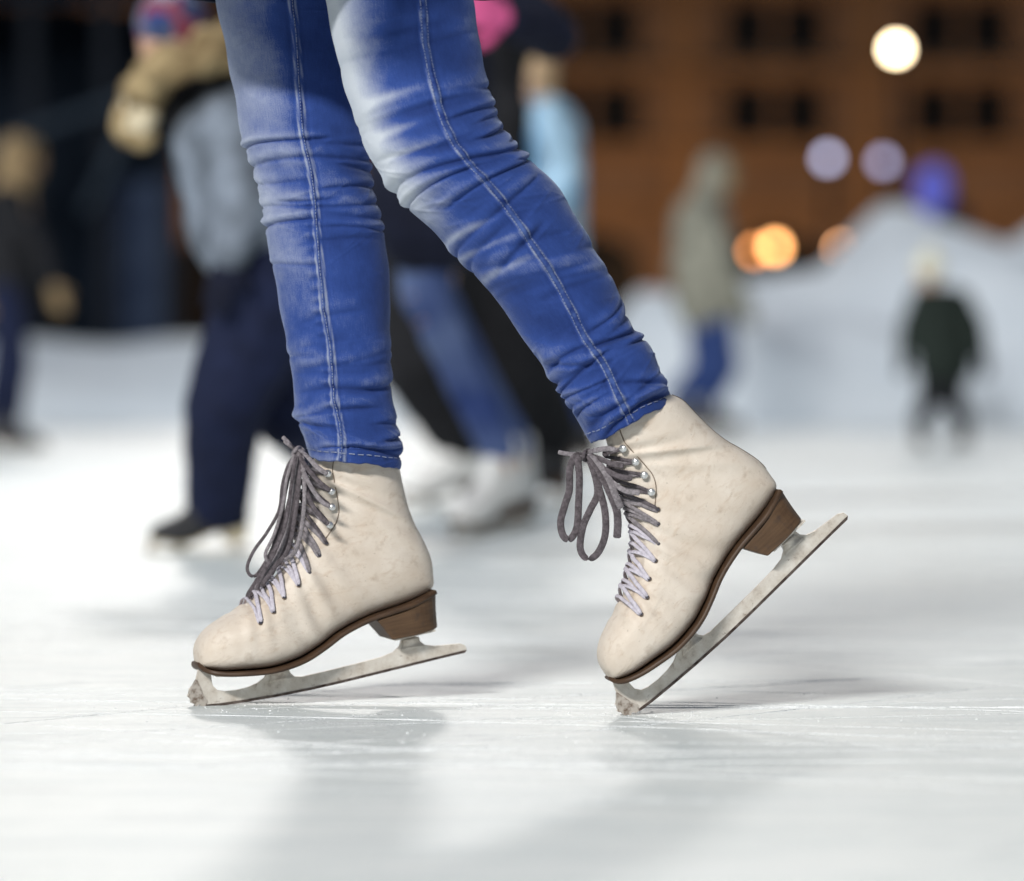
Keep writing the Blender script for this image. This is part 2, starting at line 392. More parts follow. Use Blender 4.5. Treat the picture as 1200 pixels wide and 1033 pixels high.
# ground floor: flat dark sheets painted as the arcade's shaded depth, between wide piers
for b in bays[:-1]: bpart('arcade_pier', [((b + 3.63, YB + 0.2, 3.2), (3.2, 0.9, 6.4))], M['brick'])
for b in bays:
    bm = bmesh.new()
    prof = [(-2.1, 0.0), (-2.1, 4.2)] + [(-2.1 * math.cos(a), 4.2 + 1.6 * math.sin(a)) for a in np.linspace(0, math.pi, 11)] + [(2.1, 0.0)]
    vs = [bm.verts.new((b + x - 8, 0.42, z)) for x, z in prof]; bm.faces.new(vs)
    bm_obj('arcade_shade_sheet', bm, M['glass'], BL, smooth=False)
    bm = bmesh.new()
    arc = [(-2.1 * math.cos(a), 4.2 + 1.6 * math.sin(a)) for a in np.linspace(0, math.pi, 11)]
    for i in range(10):
        (xa, za), (xb, zb) = arc[i], arc[i + 1]
        q = [(xa, za), (xb, zb), (xb, 6.72), (xa, 6.72)]
        f1 = [bm.verts.new((b + x - 8, -0.02, z)) for x, z in q]; f2 = [bm.verts.new((b + x - 8, 0.40, z)) for x, z in q]
        bm.faces.new(f1); bm.faces.new(f2[::-1]); bm.faces.new([f1[0], f1[1], f2[1], f2[0]])
    bm_obj('arch', bm, M['brick'], BL, smooth=False)
bmw = bmesh.new()
for c, s in (((-0.86, 0, 0), (0.08, 0.12, 2.09)), ((0.86, 0, 0), (0.08, 0.12, 2.09)), ((0, 0, 1.0), (1.64, 0.12, 0.08)), ((0, 0, -1.0), (1.64, 0.12, 0.08)), ((0, 0, 0), (0.06, 0.1, 1.92))): bx(bmw, c, s)
frame0 = bm_obj('window', bmw, M['iron'], BL, False)
bmp = bmesh.new(); bx(bmp, (0, 0.08, 0), (1.66, 0.03, 2.0)); pane0 = bm_obj('pane', bmp, M['glass'], frame0, False)
first = True
for z, h in rows:
    for b in bays:
        for dx in (-1.05, 1.05):
            if first: f, first = frame0, False
            else:
                f = frame0.copy(); C.objects.link(f); f.parent = BL
                q = pane0.copy(); C.objects.link(q); q.parent = f
            f.location = (b + dx - 8, 0.22, z)
M['warm_lens'] = emit('orange_lamp_glass', (1.0, 0.42, 0.10), 60)
up0 = None  # assumed floodlights, unseen, added for the orange glow on the facade
for i, b in enumerate(bays[2:-1:2]):
    lx, ly, lz = b + 3.63, YB - 11, 3.4
    if up0 is None:
        up0 = empty('floodlight', (lx, ly, 0)); o = up0
        up = bmesh.new(); bx(up, (0, 0, 1.6), (0.12, 0.12, 3.2)); bx(up, (0, 0, 0.06), (0.5, 0.5, 0.12)); bm_obj('pole', up, M['iron'], up0, False)
        up = bmesh.new(); bx(up, (0, -0.25, 3.4), (0.7, 0.22, 0.5), 0, 0.2); bx(up, (0, -0.05, 3.22), (0.1, 0.3, 0.06)); bm_obj('lamp_housing', up, M['iron'], up0, False)
    else:
        o = up0.copy(); C.objects.link(o); o.location = (lx, ly, 0)
        for ch in up0.children:
            c2 = ch.copy(); C.objects.link(c2); c2.parent = o
    tag(o, 'assumed dark floodlight on a short pole turned towards the brown brick facade', 'floodlight', 'assumed floodlights in front of the brick facade')
    ld = bpy.data.lights.new('assumed_facade_light', 'SPOT'); lo = bpy.data.objects.new('assumed_facade_light', ld); C.objects.link(lo)
    ld.energy = 1900 * (1.15 if b < 6 else 0.95); ld.color = (1.0, 0.58, 0.28); ld.spot_size = math.radians(150); ld.spot_blend = 1; ld.shadow_soft_size = 0.25
    lo.location = (lx, ly + 0.1, lz + .2); lo.rotation_euler = (math.radians(90 + 14), 0, 0)

# lamps on posts: the round lights of the background
def lamp_post(px, py, Y, r, col, st, label, arm=None, group='lit lamp posts beyond the rink', light=0, lcol=None):
    p = P(px, py, Y)
    e = empty('street_lamp', (p.x, Y, 0), label, 'street lamp', group)
    bm = bmesh.new()
    top = p.z - r * 0.9
    def ring(rad, z, x=0): return [bm.verts.new((x + rad * math.cos(2 * math.pi * k / 12), rad * math.sin(2 * math.pi * k / 12), z)) for k in range(12)]
    prev = None
    for rad, z in ((0.22, 0), (0.22, 0.3), (0.12, 0.4), (0.10, 0.9), (0.065, 1.1), (0.045, top - 0.15), (0.08, top - 0.1), (0.08, top)):
        cur = ring(rad, z)
        if prev:
            for k in range(12): bm.faces.new((prev[k], prev[(k + 1) % 12], cur[(k + 1) % 12], cur[k]))
        prev = cur
    bm.faces.new(prev)
    bm_obj('post', bm, M['iron'], e)
    bm = bmesh.new(); bmesh.ops.create_uvsphere(bm, u_segments=24, v_segments=16, radius=r, matrix=Matrix.Translation((0, 0, p.z)))
    g = bm_obj('lamp_globe', bm, emit('lamp_light', col, st), e)
    if light:
        ld = bpy.data.lights.new('lamp', 'POINT'); lo = bpy.data.objects.new('lamp', ld); C.objects.link(lo)
        ld.energy = light; ld.color = col; ld.shadow_soft_size = r * 1.05; lo.location = (p.x, Y - r * 2.2, p.z); ld.use_shadow = True
    return e
lamp_post(1050, 58, 62, 0.11, (1.0, 0.80, 0.50), 26, 'tall lamp post with the brightest warm white globe, top right')
lamp_post(970, 186, 66, 0.11, (0.50, 0.54, 0.80), 5, 'lamp post with a pale bluish globe, left of the two bluish ones')
lamp_post(1035, 190, 66, 0.11, (0.42, 0.44, 0.72), 4, 'lamp post with a dimmer bluish globe, next to the violet jacket')
lamp_post(908, 290, 100, 0.16, (1.0, 0.45, 0.15), 17, 'short lamp post with a bright orange globe above the snow mound')
lamp_post(884, 295, 104, 0.13, (1.0, 0.36, 0.10), 9, 'short lamp post with a dimmer orange globe half behind the bright one')
lamp_post(986, 292, 100, 0.12, (1.0, 0.48, 0.22), 17, 'lamp post whose orange globe is half hidden by the snow mound')

# dark open-sided pavilion at the left
YP = 34.0
pv = empty('pavilion', (P(0, 435, YP).x, YP, 0), 'dark open pavilion with steel posts at the left behind the snow bank', 'pavilion')
ox = pv.location.x
def ppx(px): return P(px, 435, YP).x - ox
bm = bmesh.new(); bx(bm, (-2.2, 3.0, 1.9), (7.0, 0.12, 3.9)); bm_obj('back_wall', bm, M['roof'], pv, False)
bm = bmesh.new(); bx(bm, (-2.2, 2.2, 3.95), (7.6, 3.6, 0.16), 0, 0.10); bm_obj('roof', bm, M['roof'], pv, False)
bm = bmesh.new(); bx(bm, (-2.2, 0.30, 4.3), (7.6, 0.08, 0.9)); bm_obj('fascia', bm, M['roof'], pv, False)
for px in (-180, 30, 118, 196):
    bm = bmesh.new(); bx(bm, (ppx(px), 0.45, 1.9), (0.12, 0.12, 3.8)); bm_obj('post', bm, M['iron'], pv, False)
for (a, b, c, d) in ((-20, 175, 205, 95), (-180, 110, 40, 190), (100, 250, 196, 60)):
    A = P(a, b, YP + 0.2); B = P(c, d, YP + 0.2)
    ribbon('brace', [A - pv.location, (A + B) / 2 - pv.location, B - pv.location], 0.05, 0.05, fabric('blue_grey_steel', (0.055, 0.075, 0.10)), pv)
t = NT('blue_tarpaulin'); v = t.coords(); t.bump(t.noise(v, 4, 4), 0.7, 0.05)
M['tarp'] = t.set(t.ramp(t.noise(v, 2.5, 4), [(0.35, (0.02, 0.035, 0.08)), (0.7, (0.07, 0.10, 0.17))]), 0.6, 0.3)
bm = bmesh.new()
gx, gz = 24, 20
vs = [[bm.verts.new((ppx(105 + (198 - 105) * i / gx), 0.65 + 0.06 * math.sin(i * 1.7) * (1 - j / gz * 0.5), 0.2 + 1.9 * j / gz)) for i in range(gx + 1)] for j in range(gz + 1)]
for j in range(gz):
    for i in range(gx): bm.faces.new((vs[j][i], vs[j][i + 1], vs[j + 1][i + 1], vs[j + 1][i]))
o = bm_obj('tarpaulin', bm, M['tarp'], pv); mo = o.modifiers.new('s', 'SOLIDIFY'); mo.thickness = 0.01
# counter with a few bundles
bm = bmesh.new(); bx(bm, (-1.0, 1.1, 0.55), (2.6, 0.7, 1.1)); bm_obj('counter', bm, M['roof'], pv, False)

# ------------------------------------------------------------------ the figure skate (local frame: x toe->heel along the blade, z up, y away from camera)
YAWL = math.radians(17); SC = 1045.0
ALPHA = math.atan2((828 - 772) / SC, (545 - 230) / SC / math.cos(YAWL))
def bl(px, py):
    dx = (px - 230) / SC / math.cos(YAWL); dz = (828.5 - py) / SC
    return (dx * math.cos(ALPHA) + dz * math.sin(ALPHA), -dx * math.sin(ALPHA) + dz * math.cos(ALPHA))
RB = [(230, 779), (234, 782.5), (243, 785), (258, 787), (280, 786), (307, 784.5), (330, 779), (350, 771), (370, 758.5), (395, 741), (429, 725), (472, 711), (503, 696), (505.5, 678), (502.5, 658), (492, 634), (483, 617), (475, 595), (469, 570), (464, 548), (455, 534)]
RF = [(229, 770), (230.5, 755), (239, 741), (252, 730), (270, 719), (291, 703), (309, 687), (325, 670), (338, 650), (345, 629), (349, 609), (352, 594), (354, 583), (355.5, 574), (357, 566), (359, 558), (361, 552), (363, 546), (365, 541), (368, 536), (374, 518)]
RW = [0.008, 0.024, 0.034, 0.041, 0.0455, 0.0465, 0.0445, 0.0415, 0.039, 0.037, 0.036, 0.0355, 0.035, 0.035, 0.036, 0.037, 0.0385, 0.040, 0.041, 0.042, 0.041]
NR = len(RB)
NU, NV = 150, 112
pB = catmull([bl(*p) for p in RB], NU); pF = catmull([bl(*p) for p in RF], NU); pW = catmull([(w,) for w in RW], NU)[:, 0]
UU = np.linspace(0, NR - 1, NU)
foot = np.clip((12.5 - UU) / 4.0, 0, 1)            # 1 on the foot, 0 on the shaft
def boot_pt(iu, th, off=0.0):
    """point on the boot at ring index (float) iu in 0..NU-1 and angle th (0 = lacing front, + = far side)"""
    i = min(int(iu), NU - 2); f = iu - i
    B = pB[i] * (1 - f) + pB[i + 1] * f; Fp = pF[i] * (1 - f) + pF[i + 1] * f; w = pW[i] * (1 - f) + pW[i + 1] * f; ft = foot[i]
    c, s = math.cos(th), math.sin(th)
    eb = 2.0 / (2.0 + 1.6 * ft) if c < 0 else 2 / 2.05
    v = 0.5 - 0.5 * math.copysign(abs(c) ** eb, c)
    hw = w * abs(s) ** (2 / (2.0 + (1.0 * ft if c < 0 else 0.15)))
    # ankle hollow
    ctr = (B + Fp) / 2
    p = Fp * (1 - v) + B * v
    P3 = Vector((p[0], math.copysign(hw, s) if abs(s) > 1e-9 else 0.0, p[1]))
    if off:
        cc = Vector((ctr[0], 0, ctr[1])); n = (P3 - cc)
        ax = Vector((Fp[0] - B[0], 0, Fp[1] - B[1])); L = ax.length / 2; ax.normalize()
        a = n.dot(ax); nn = ax * (a / (L * L)) + Vector((0, n.y / (w * w), 0)); nn.normalize()
        P3 = P3 + nn * off
    return P3
boot_pt0 = boot_pt
near_px = [(384.5, 556), (388, 576), (388, 594.6), (385, 615.4), (382, 636), (374.8, 651), (363, 670), (349.7, 685), (334.3, 698.5), (322.5, 714), (306, 727)]
def find(px, py):
    best = None; tgt = np.array(bl(px, py))
    for iu in np.arange(20, NU - 1, 0.75):
        for th in np.arange(0.2, 1.7, 0.03):
            p = boot_pt(iu, -th); d = (p.x - p.y * math.tan(YAWL) * 1.0 - tgt[0]) ** 2 + (p.z - tgt[1]) ** 2
            if best is None or d < best[0]: best = (d, iu, th)
    return best[1], best[2]
eyes = [find(*p) for p in near_px]
eu = np.array([e[0] for e in eyes]); et = np.array([e[1] for e in eyes])
order = np.argsort(eu)
_pf = np.polyfit(eu, et, 2)
def edge_th(iu): return float(np.polyval(_pf, min(max(iu, eu.min() - 6), eu.max() + 8))) * 0.60
IU0 = eu.min() - 3.5

def make_skate_meshes():
    R = {}
    V = []; 
    for i in range(NU):
        ie = edge_th(i); lac = 1.0 if i > IU0 + 2 else max(0.0, min(1.0, (i - IU0 + 2) / 4.0))
        for j in range(NV):
            th = 2 * math.pi * j / NV - math.pi
            off = 0.0
            a = abs(th)
            if i > IU0 - 2:
                k = 1 / (1 + math.exp((a - ie) / 0.03)); off -= 0.0030 * k * lac
                off += 0.0008 * math.exp(-((a - ie - 0.10) / 0.09) ** 2) * lac
            # stitched seam behind the eyelets, heel counter seam, creases on the instep and the ankle
            off -= 0.0008 * math.exp(-((a - ie * 1.9 - 0.22) / 0.018) ** 2) * lac
            u = UU[i]
            off += 0.0026 * math.sin(u * 5.2 + 2.2 * math.sin(a * 1.6)) * math.exp(-((u - 8.6) / 1.6) ** 2) * math.sin(a) ** 2
            off += 0.0020 * math.sin(u * 7.0 + 1.4 * a + 1.0) * math.exp(-((u - 5.0) / 1.1) ** 2) * max(0, math.cos(a * 0.8))
            off += 0.0026 * math.sin(u * 3.1 - a * 1.8) * math.exp(-((u - 15.5) / 1.6) ** 2) * math.sin(a) ** 2
            V.append(boot_pt(i, th, off if off else 1e-6))
    Fc = [(i * NV + j, i * NV + (j + 1) % NV, (i + 1) * NV + (j + 1) % NV, (i + 1) * NV + j) for i in range(NU - 1) for j in range(NV)]
    Fc.append(tuple(range(NV))[::-1])
    # turned-in rim
    b = (NU - 1) * NV
    ctr = Vector((sum((V[b + j].x for j in range(NV))) / NV, 0, sum((V[b + j].z for j in range(NV))) / NV))
    for j in range(NV): V.append(ctr + (V[b + j] - ctr) * 0.90)
    for j in range(NV): V.append(ctr + (V[b + j] - ctr) * 0.88 - Vector((0, 0, 0.04)))
    for k in (0, 1):
        for j in range(NV): Fc.append((b + k * NV + j, b + k * NV + (j + 1) % NV, b + (k + 1) * NV + (j + 1) % NV, b + (k + 1) * NV + j))
    R['boot'] = (V, Fc)
    # sole: a plate under the foot, wrapping the toe and running under the heel seat
    path = [bl(*p) for p in [(231.5, 776), (233.5, 781.5), (241, 785.3), (258, 787.5), (280, 787.0), (307, 785.0), (330, 779.5), (350, 771.5), (370, 759.0), (395, 741.5), (429, 725.5), (472, 711.5), (503, 696.5)]]
    wd = [0.012, 0.026, 0.037, 0.043, 0.047, 0.0475, 0.0455, 0.0425, 0.0395, 0.037, 0.036, 0.0355, 0.024]
    n = 70; pp = catmull(path, n); ww = catmull([(w,) for w in wd], n)[:, 0]
    V = []
    for i in range(n):
        t = pp[min(i + 1, n - 1)] - pp[max(i - 1, 0)]; t /= np.linalg.norm(t); nr = np.array((t[1], -t[0]))
        th = 0.0041
        for (y, k) in ((-1, -0.2), (-1.02, 0.5), (-0.97, 1), (0.97, 1), (1.02, 0.5), (1, -0.2)):
            q = pp[i] + nr * th * k
            V.append((q[0], ww[i] * y, q[1]))
    Fc = [(i * 6 + j, i * 6 + (j + 1) % 6, (i + 1) * 6 + (j + 1) % 6, (i + 1) * 6 + j) for i in range(n - 1) for j in range(6)]
    Fc += [tuple(range(6))[::-1], tuple((n - 1) * 6 + j for j in range(6))]
    R['sole'] = (V, Fc)
    # heel block
    top = [bl(431, 730), bl(472, 716), bl(505.5, 697)]; bot = [bl(451, 754), bl(480, 748.5), bl(508, 741.5)]
    V = []; m = 14
    tp = catmull(top, m); bt = catmull(bot, m)
    for lev in range(9):
        f = lev / 8.0
        for i in range(m):
            q = tp[i] * (1 - f) + bt[i] * f
            g = i / (m - 1)
            w = (0.034 - 0.004 * f) * (1 - max(0, (g - 0.35) / 0.65) ** 2.6 * 0.62)
            V.append((q[0] - 0.0008 * math.sin(math.pi * f) * (g > 0.9), -w, q[1]))
        for i in reversed(range(m)):
            q = tp[i] * (1 - f) + bt[i] * f
            g = i / (m - 1); w = (0.034 - 0.004 * f) * (1 - max(0, (g - 0.35) / 0.65) ** 2.6 * 0.62)
            V.append((q[0] - 0.0008 * math.sin(math.pi * f) * (g > 0.9), w, q[1]))
    L = 2 * m
    Fc = [(l * L + j, l * L + (j + 1) % L, (l + 1) * L + (j + 1) % L, (l + 1) * L + j) for l in range(8) for j in range(L)]
    Fc += [tuple(range(L))[::-1], tuple(8 * L + j for j in range(L))]
    R['heel'] = (V, Fc)
    return R
SK = make_skate_meshes()

def extrude_poly(pts, y0, y1, bev=0.0008):
    bm = bmesh.new()
    vs = [bm.verts.new((p[0], y0, p[1])) for p in pts]
    f = bm.faces.new(vs); bmesh.ops.recalc_face_normals(bm, faces=[f])
    r = bmesh.ops.extrude_face_region(bm, geom=[f])
    for v in [g for g in r['geom'] if isinstance(g, bmesh.types.BMVert)]: v.co.y = y1
    bmesh.ops.recalc_face_normals(bm, faces=bm.faces)
    if bev:
        bmesh.ops.bevel(bm, geom=[e for e in bm.edges if len(e.link_faces) == 2 and e.calc_face_angle(0) > 1.2], offset=bev, segments=2, affect='EDGES', clamp_overlap=True)
    bmesh.ops.triangulate(bm, faces=[f for f in bm.faces if len(f.verts) > 4])
    return bm

blade_px = [(246, 786), (247, 797), (248.5, 805), (254, 810.5), (263, 812), (276, 811), (289, 808), (300, 803.5), (308, 797.5), (312, 790.5), (336, 786.5), (338, 792), (343, 796.5), (352, 797), (382, 790.5), (420, 782), (446, 775.5), (459, 770.5), (466, 763.5), (468, 757), (488, 752.5), (490, 758), (496, 762.5), (508, 764), (527, 762.5), (538, 761.8), (543.5, 764), (545.5, 768.5), (543, 771.5),
            (515, 777.5), (480, 785.5), (440, 794.5), (400, 803.5), (360, 812), (320, 819), (285, 824), (258, 827.5), (245, 828.5), (236, 828.5), (232.5, 825.5), (229, 828), (226.5, 822), (223, 823), (222.5, 817.5), (219.5, 816), (222.5, 812), (221.5, 808), (225.5, 806), (229, 800), (232.5, 783)]
runner_px = [(545.8, 769.5), (543, 773), (515, 779), (480, 787), (440, 796), (400, 805), (360, 813.3), (320, 820.3), (285, 825.4), (258, 828.8), (245, 829.8), (240, 829.8), (240, 827), (258, 825.6), (285, 822.3), (320, 817.2), (360, 810.2), (400, 801.8), (440, 792.8), (480, 783.8), (515, 776), (541, 770.2)]

def skate(parent, toe_world, pitch, yaw, scale=1.0, boot_mat=None, detail=True, name='ice_skate', label=None, ploc=Vector((0, 0, 0)), bladed=True, sole_mat=None, laces=True, bs=1.0, bladesc=1.0):
    """part of a person: boot with sole, heel, blade; returns the object and its world matrix"""
    boot_mat = boot_mat or M['leather']
    Mw = Matrix.Translation(toe_world) @ Matrix.Rotation(yaw, 4, 'Z') @ Matrix.Rotation(-pitch, 4, 'Y') @ Matrix.Scale(scale, 4)
    key = 'skate_' + boot_mat.name
    K = Vector((0.045, 0, 0.045))
    rs_ = lambda vs: vs if bs == 1.0 else [K + (Vector(v) - K) * bs for v in vs]
    bp = lambda *p: (bl(*p)[0] * bladesc, bl(*p)[1])
    b = mesh_obj(name, rs_(SK['boot'][0]), SK['boot'][1], boot_mat, parent)
    b.matrix_local = Matrix.Translation(-ploc) @ Mw
    if label: b['label'] = label
    s = mesh_obj('sole', rs_(SK['sole'][0]), SK['sole'][1], sole_mat or M['sole'], b); mo = s.modifiers.new('bevel', 'BEVEL'); mo.width = 0.0012; mo.segments = 2
    h = mesh_obj('heel', rs_(SK['heel'][0]), SK['heel'][1], sole_mat or M['heel'], b, smooth=False); mo = h.modifiers.new('bevel', 'BEVEL'); mo.width = 0.002; mo.segments = 3; mo.limit_method = 'ANGLE'
    if bladed:
        bm_obj('blade', extrude_poly([bp(*p) for p in blade_px], -0.0024, 0.0024, 0), M['blade'], b, smooth=False)
        bm_obj('runner', extrude_poly([bp(*p) for p in runner_px], -0.0031, 0.0031, 0), M['runner'], b, smooth=False)
        bm_obj('toe_pick', extrude_poly([bp(*p) for p in [(230, 797), (234, 806), (238, 816), (242, 823), (240, 829), (236, 829.2), (232.5, 826), (229, 828.8), (227, 825.5), (223.8, 824.6), (222.6, 819.5), (220.2, 817.5), (221.6, 812), (222.4, 808.5), (225.4, 804.5), (228.6, 799)]], -0.0034, 0.0034, 0), M['pick'], b, smooth=False)
        # stanchions: thicker webs with foot plates screwed to the sole and to the heel
        for (cx, cy, w0, w1, hh) in ((324, 787.5, 0.012, 0.0052, 13), (478, 754, 0.0105, 0.0052, 12)):
            bm = bmesh.new()
            A = bl(cx, cy); D = bl(cx + 3, cy + hh)
            for k in range(6):
                f = k / 5; q = (A[0] * (1 - f) + D[0] * f, A[1] * (1 - f) + D[1] * f)
                hw = (0.0085 + 0.006 * f * f) ; yw = w0 * (1 - f) ** 2.0 * 0.8 + w1 * 0.9
                vs = [bm.verts.new((q[0] + sx * hw, sy * yw, q[1])) for sx, sy in ((-1, -1), (1, -1), (1, 1), (-1, 1))]
                if k:
                    for j in range(4): bm.faces.new((prev[j], prev[(j + 1) % 4], vs[(j + 1) % 4], vs[j]))
                else: bm.faces.new(vs)
                prev = vs
            bm.faces.new(prev)
            bm_obj('stanchion', bm, M['blade'], b)
        bm = bmesh.new()
        plate = catmull([bl(*p) for p in [(250, 792.6), (280, 792.6), (307, 790.8), (330, 785.5), (352, 776.5)]], 14)
        for (i, yy) in [(i, y) for i in range(14) for y in (-0.022, 0.022)]: bm.verts.new((plate[i][0], yy * (0.7 + 0.3 * math.sin(i / 13 * math.pi)), plate[i][1]))
        bm.verts.ensure_lookup_table()
        for i in range(13): bm.faces.new([bm.verts[k] for k in (2 * i, 2 * i + 1, 2 * i + 3, 2 * i + 2)])
        o = bm_obj('sole_plate', bm, M['blade'], b, False); mo = o.modifiers.new('s', 'SOLIDIFY'); mo.thickness = 0.0022; mo.offset = 0
        A = bl(455, 754.5); D = bl(504, 743.8); bm = bmesh.new()
        ang = math.atan2(D[1] - A[1], D[0] - A[0])
        Mx = Matrix.Translation(((A[0] + D[0]) / 2, 0, (A[1] + D[1]) / 2)) @ Matrix.Rotation(-ang, 4, 'Y') @ Matrix.Diagonal((0.048, 0.042, 0.0022, 1))
        bmesh.ops.create_cube(bm, size=1, matrix=Mx); bm_obj('heel_plate', bm, M['blade'], b, False)
    if laces:
        boot_pt = lambda iu, th, off=0.0: K + (boot_pt0(iu, th, off) - K) * bs
        n_e = len(eyes)
        # eyelets and hooks
        bmE = bmesh.new(); bmesh.ops.create_cone(bmE, segments=14, radius1=0.0028, radius2=0.0024, depth=0.0014, cap_ends=True)
        meE = bpy.data.meshes.new('eyelet'); bmE.to_mesh(meE); bmE.free(); meE.materials.append(M['seam_thread'])
        bmE = bmesh.new(); bmesh.ops.create_cone(bmE, segments=12, radius1=0.0021, radius2=0.0019, depth=0.0012, cap_ends=True)
        meD = bpy.data.meshes.new('eyelet_hole'); bmE.to_mesh(meD); bmE.free(); meD.materials.append(M['hole'])
        bmE = bmesh.new()
        bmesh.ops.create_uvsphere(bmE, u_segments=14, v_segments=10, radius=0.0046, matrix=Matrix.Translation((0, 0, 0.0046)) @ Matrix.Diagonal((1, 1, 0.55, 1)))
        bmesh.ops.create_cone(bmE, segments=10, radius1=0.0022, radius2=0.0018, depth=0.005, cap_ends=True, matrix=Matrix.Translation((0, 0, 0.0018)))
        meH = bpy.data.meshes.new('lace_hook'); bmE.to_mesh(meH); bmE.free(); meH.materials.append(M['nickel']); meH.polygons.foreach_set("use_smooth", [True] * len(meH.polygons))
        for i, (iu, th) in enumerate(eyes):
            for sg in (-1, 1):
                p = boot_pt(iu, sg * th, 0.0006); p2 = boot_pt(iu, sg * th, 0.01); nrm = (p2 - p).normalized()
                q = nrm.to_track_quat('Z', 'Y').to_matrix().to_4x4()
                if i < 4:
                    o = link('lace_hook', meH, None, b, False); o.matrix_local = Matrix.Translation(p) @ q
                elif detail:
                    o = link('eyelet', meE, None, b, False); o.matrix_local = Matrix.Translation(p) @ q
                    o = link('eyelet_hole', meD, None, b, False); o.matrix_local = Matrix.Translation(p + nrm * 0.0009) @ q
        if detail:
            # stitched seam behind the hooks, and the heel counter's back seam
            for nm, pth, w_ in (('seam', [boot_pt(i, -(edge_th(i) * 1.0 + 0.42), 0.0004) for i in np.linspace(NU - 4, eyes[4][0], 9)], .0007), ('back_seam', [boot_pt(i, math.pi - .03, 0.0006) for i in np.linspace(100, NU - 3, 18)], .0014)):
                ribbon(nm, pth, w_, .0005, M['seam_thread'], b, n=40, wdir=(0.6, 1, 0), seg=6)
            # laces: straight bars and crossings over the tongue
            def across(a, bth, ia, ib, off, wid, thk, mat, seg=11):
                pts = []
                for k in range(seg):
                    f = k / (seg - 1); th = a * (1 - f) + bth * f
                    bulge = off + 0.0022 * math.sin(math.pi * f) + 0.0006 * random.uniform(-1, 1)
                    pts.append(boot_pt(ia * (1 - f) + ib * f + random.uniform(-0.25, 0.25), th, bulge))
                ribbon('lace', pts, wid, thk, mat, b, n=26, wdir=(pts[-1] - pts[0]).cross(boot_pt(ia, 0, .01) - boot_pt(ia, 0, 0.0)), seg=8)
            for i in range(n_e):
                iu, th = eyes[i]
                mat = M['lace_mid'] if i < 6 else M['lace_pale']
                if i < n_e - 1:
                    iu2, th2 = eyes[i + 1]
                    mat2 = M['lace_grey'] if i < 4 else (M['lace_mid'] if i < 6 else M['lace_pale'])
                    lw = .0022 if i < 5 else .0024
                    across(-th, th2, iu, iu2, 0.0010, lw, 0.0009, mat2)
                    across(th, -th2, iu, iu2, 0.0022, lw, 0.0009, mat2)
                across(-th, th, iu - .6, iu - .6, 0.0012, 0.0021, 0.0008, mat)
    return b, Mw

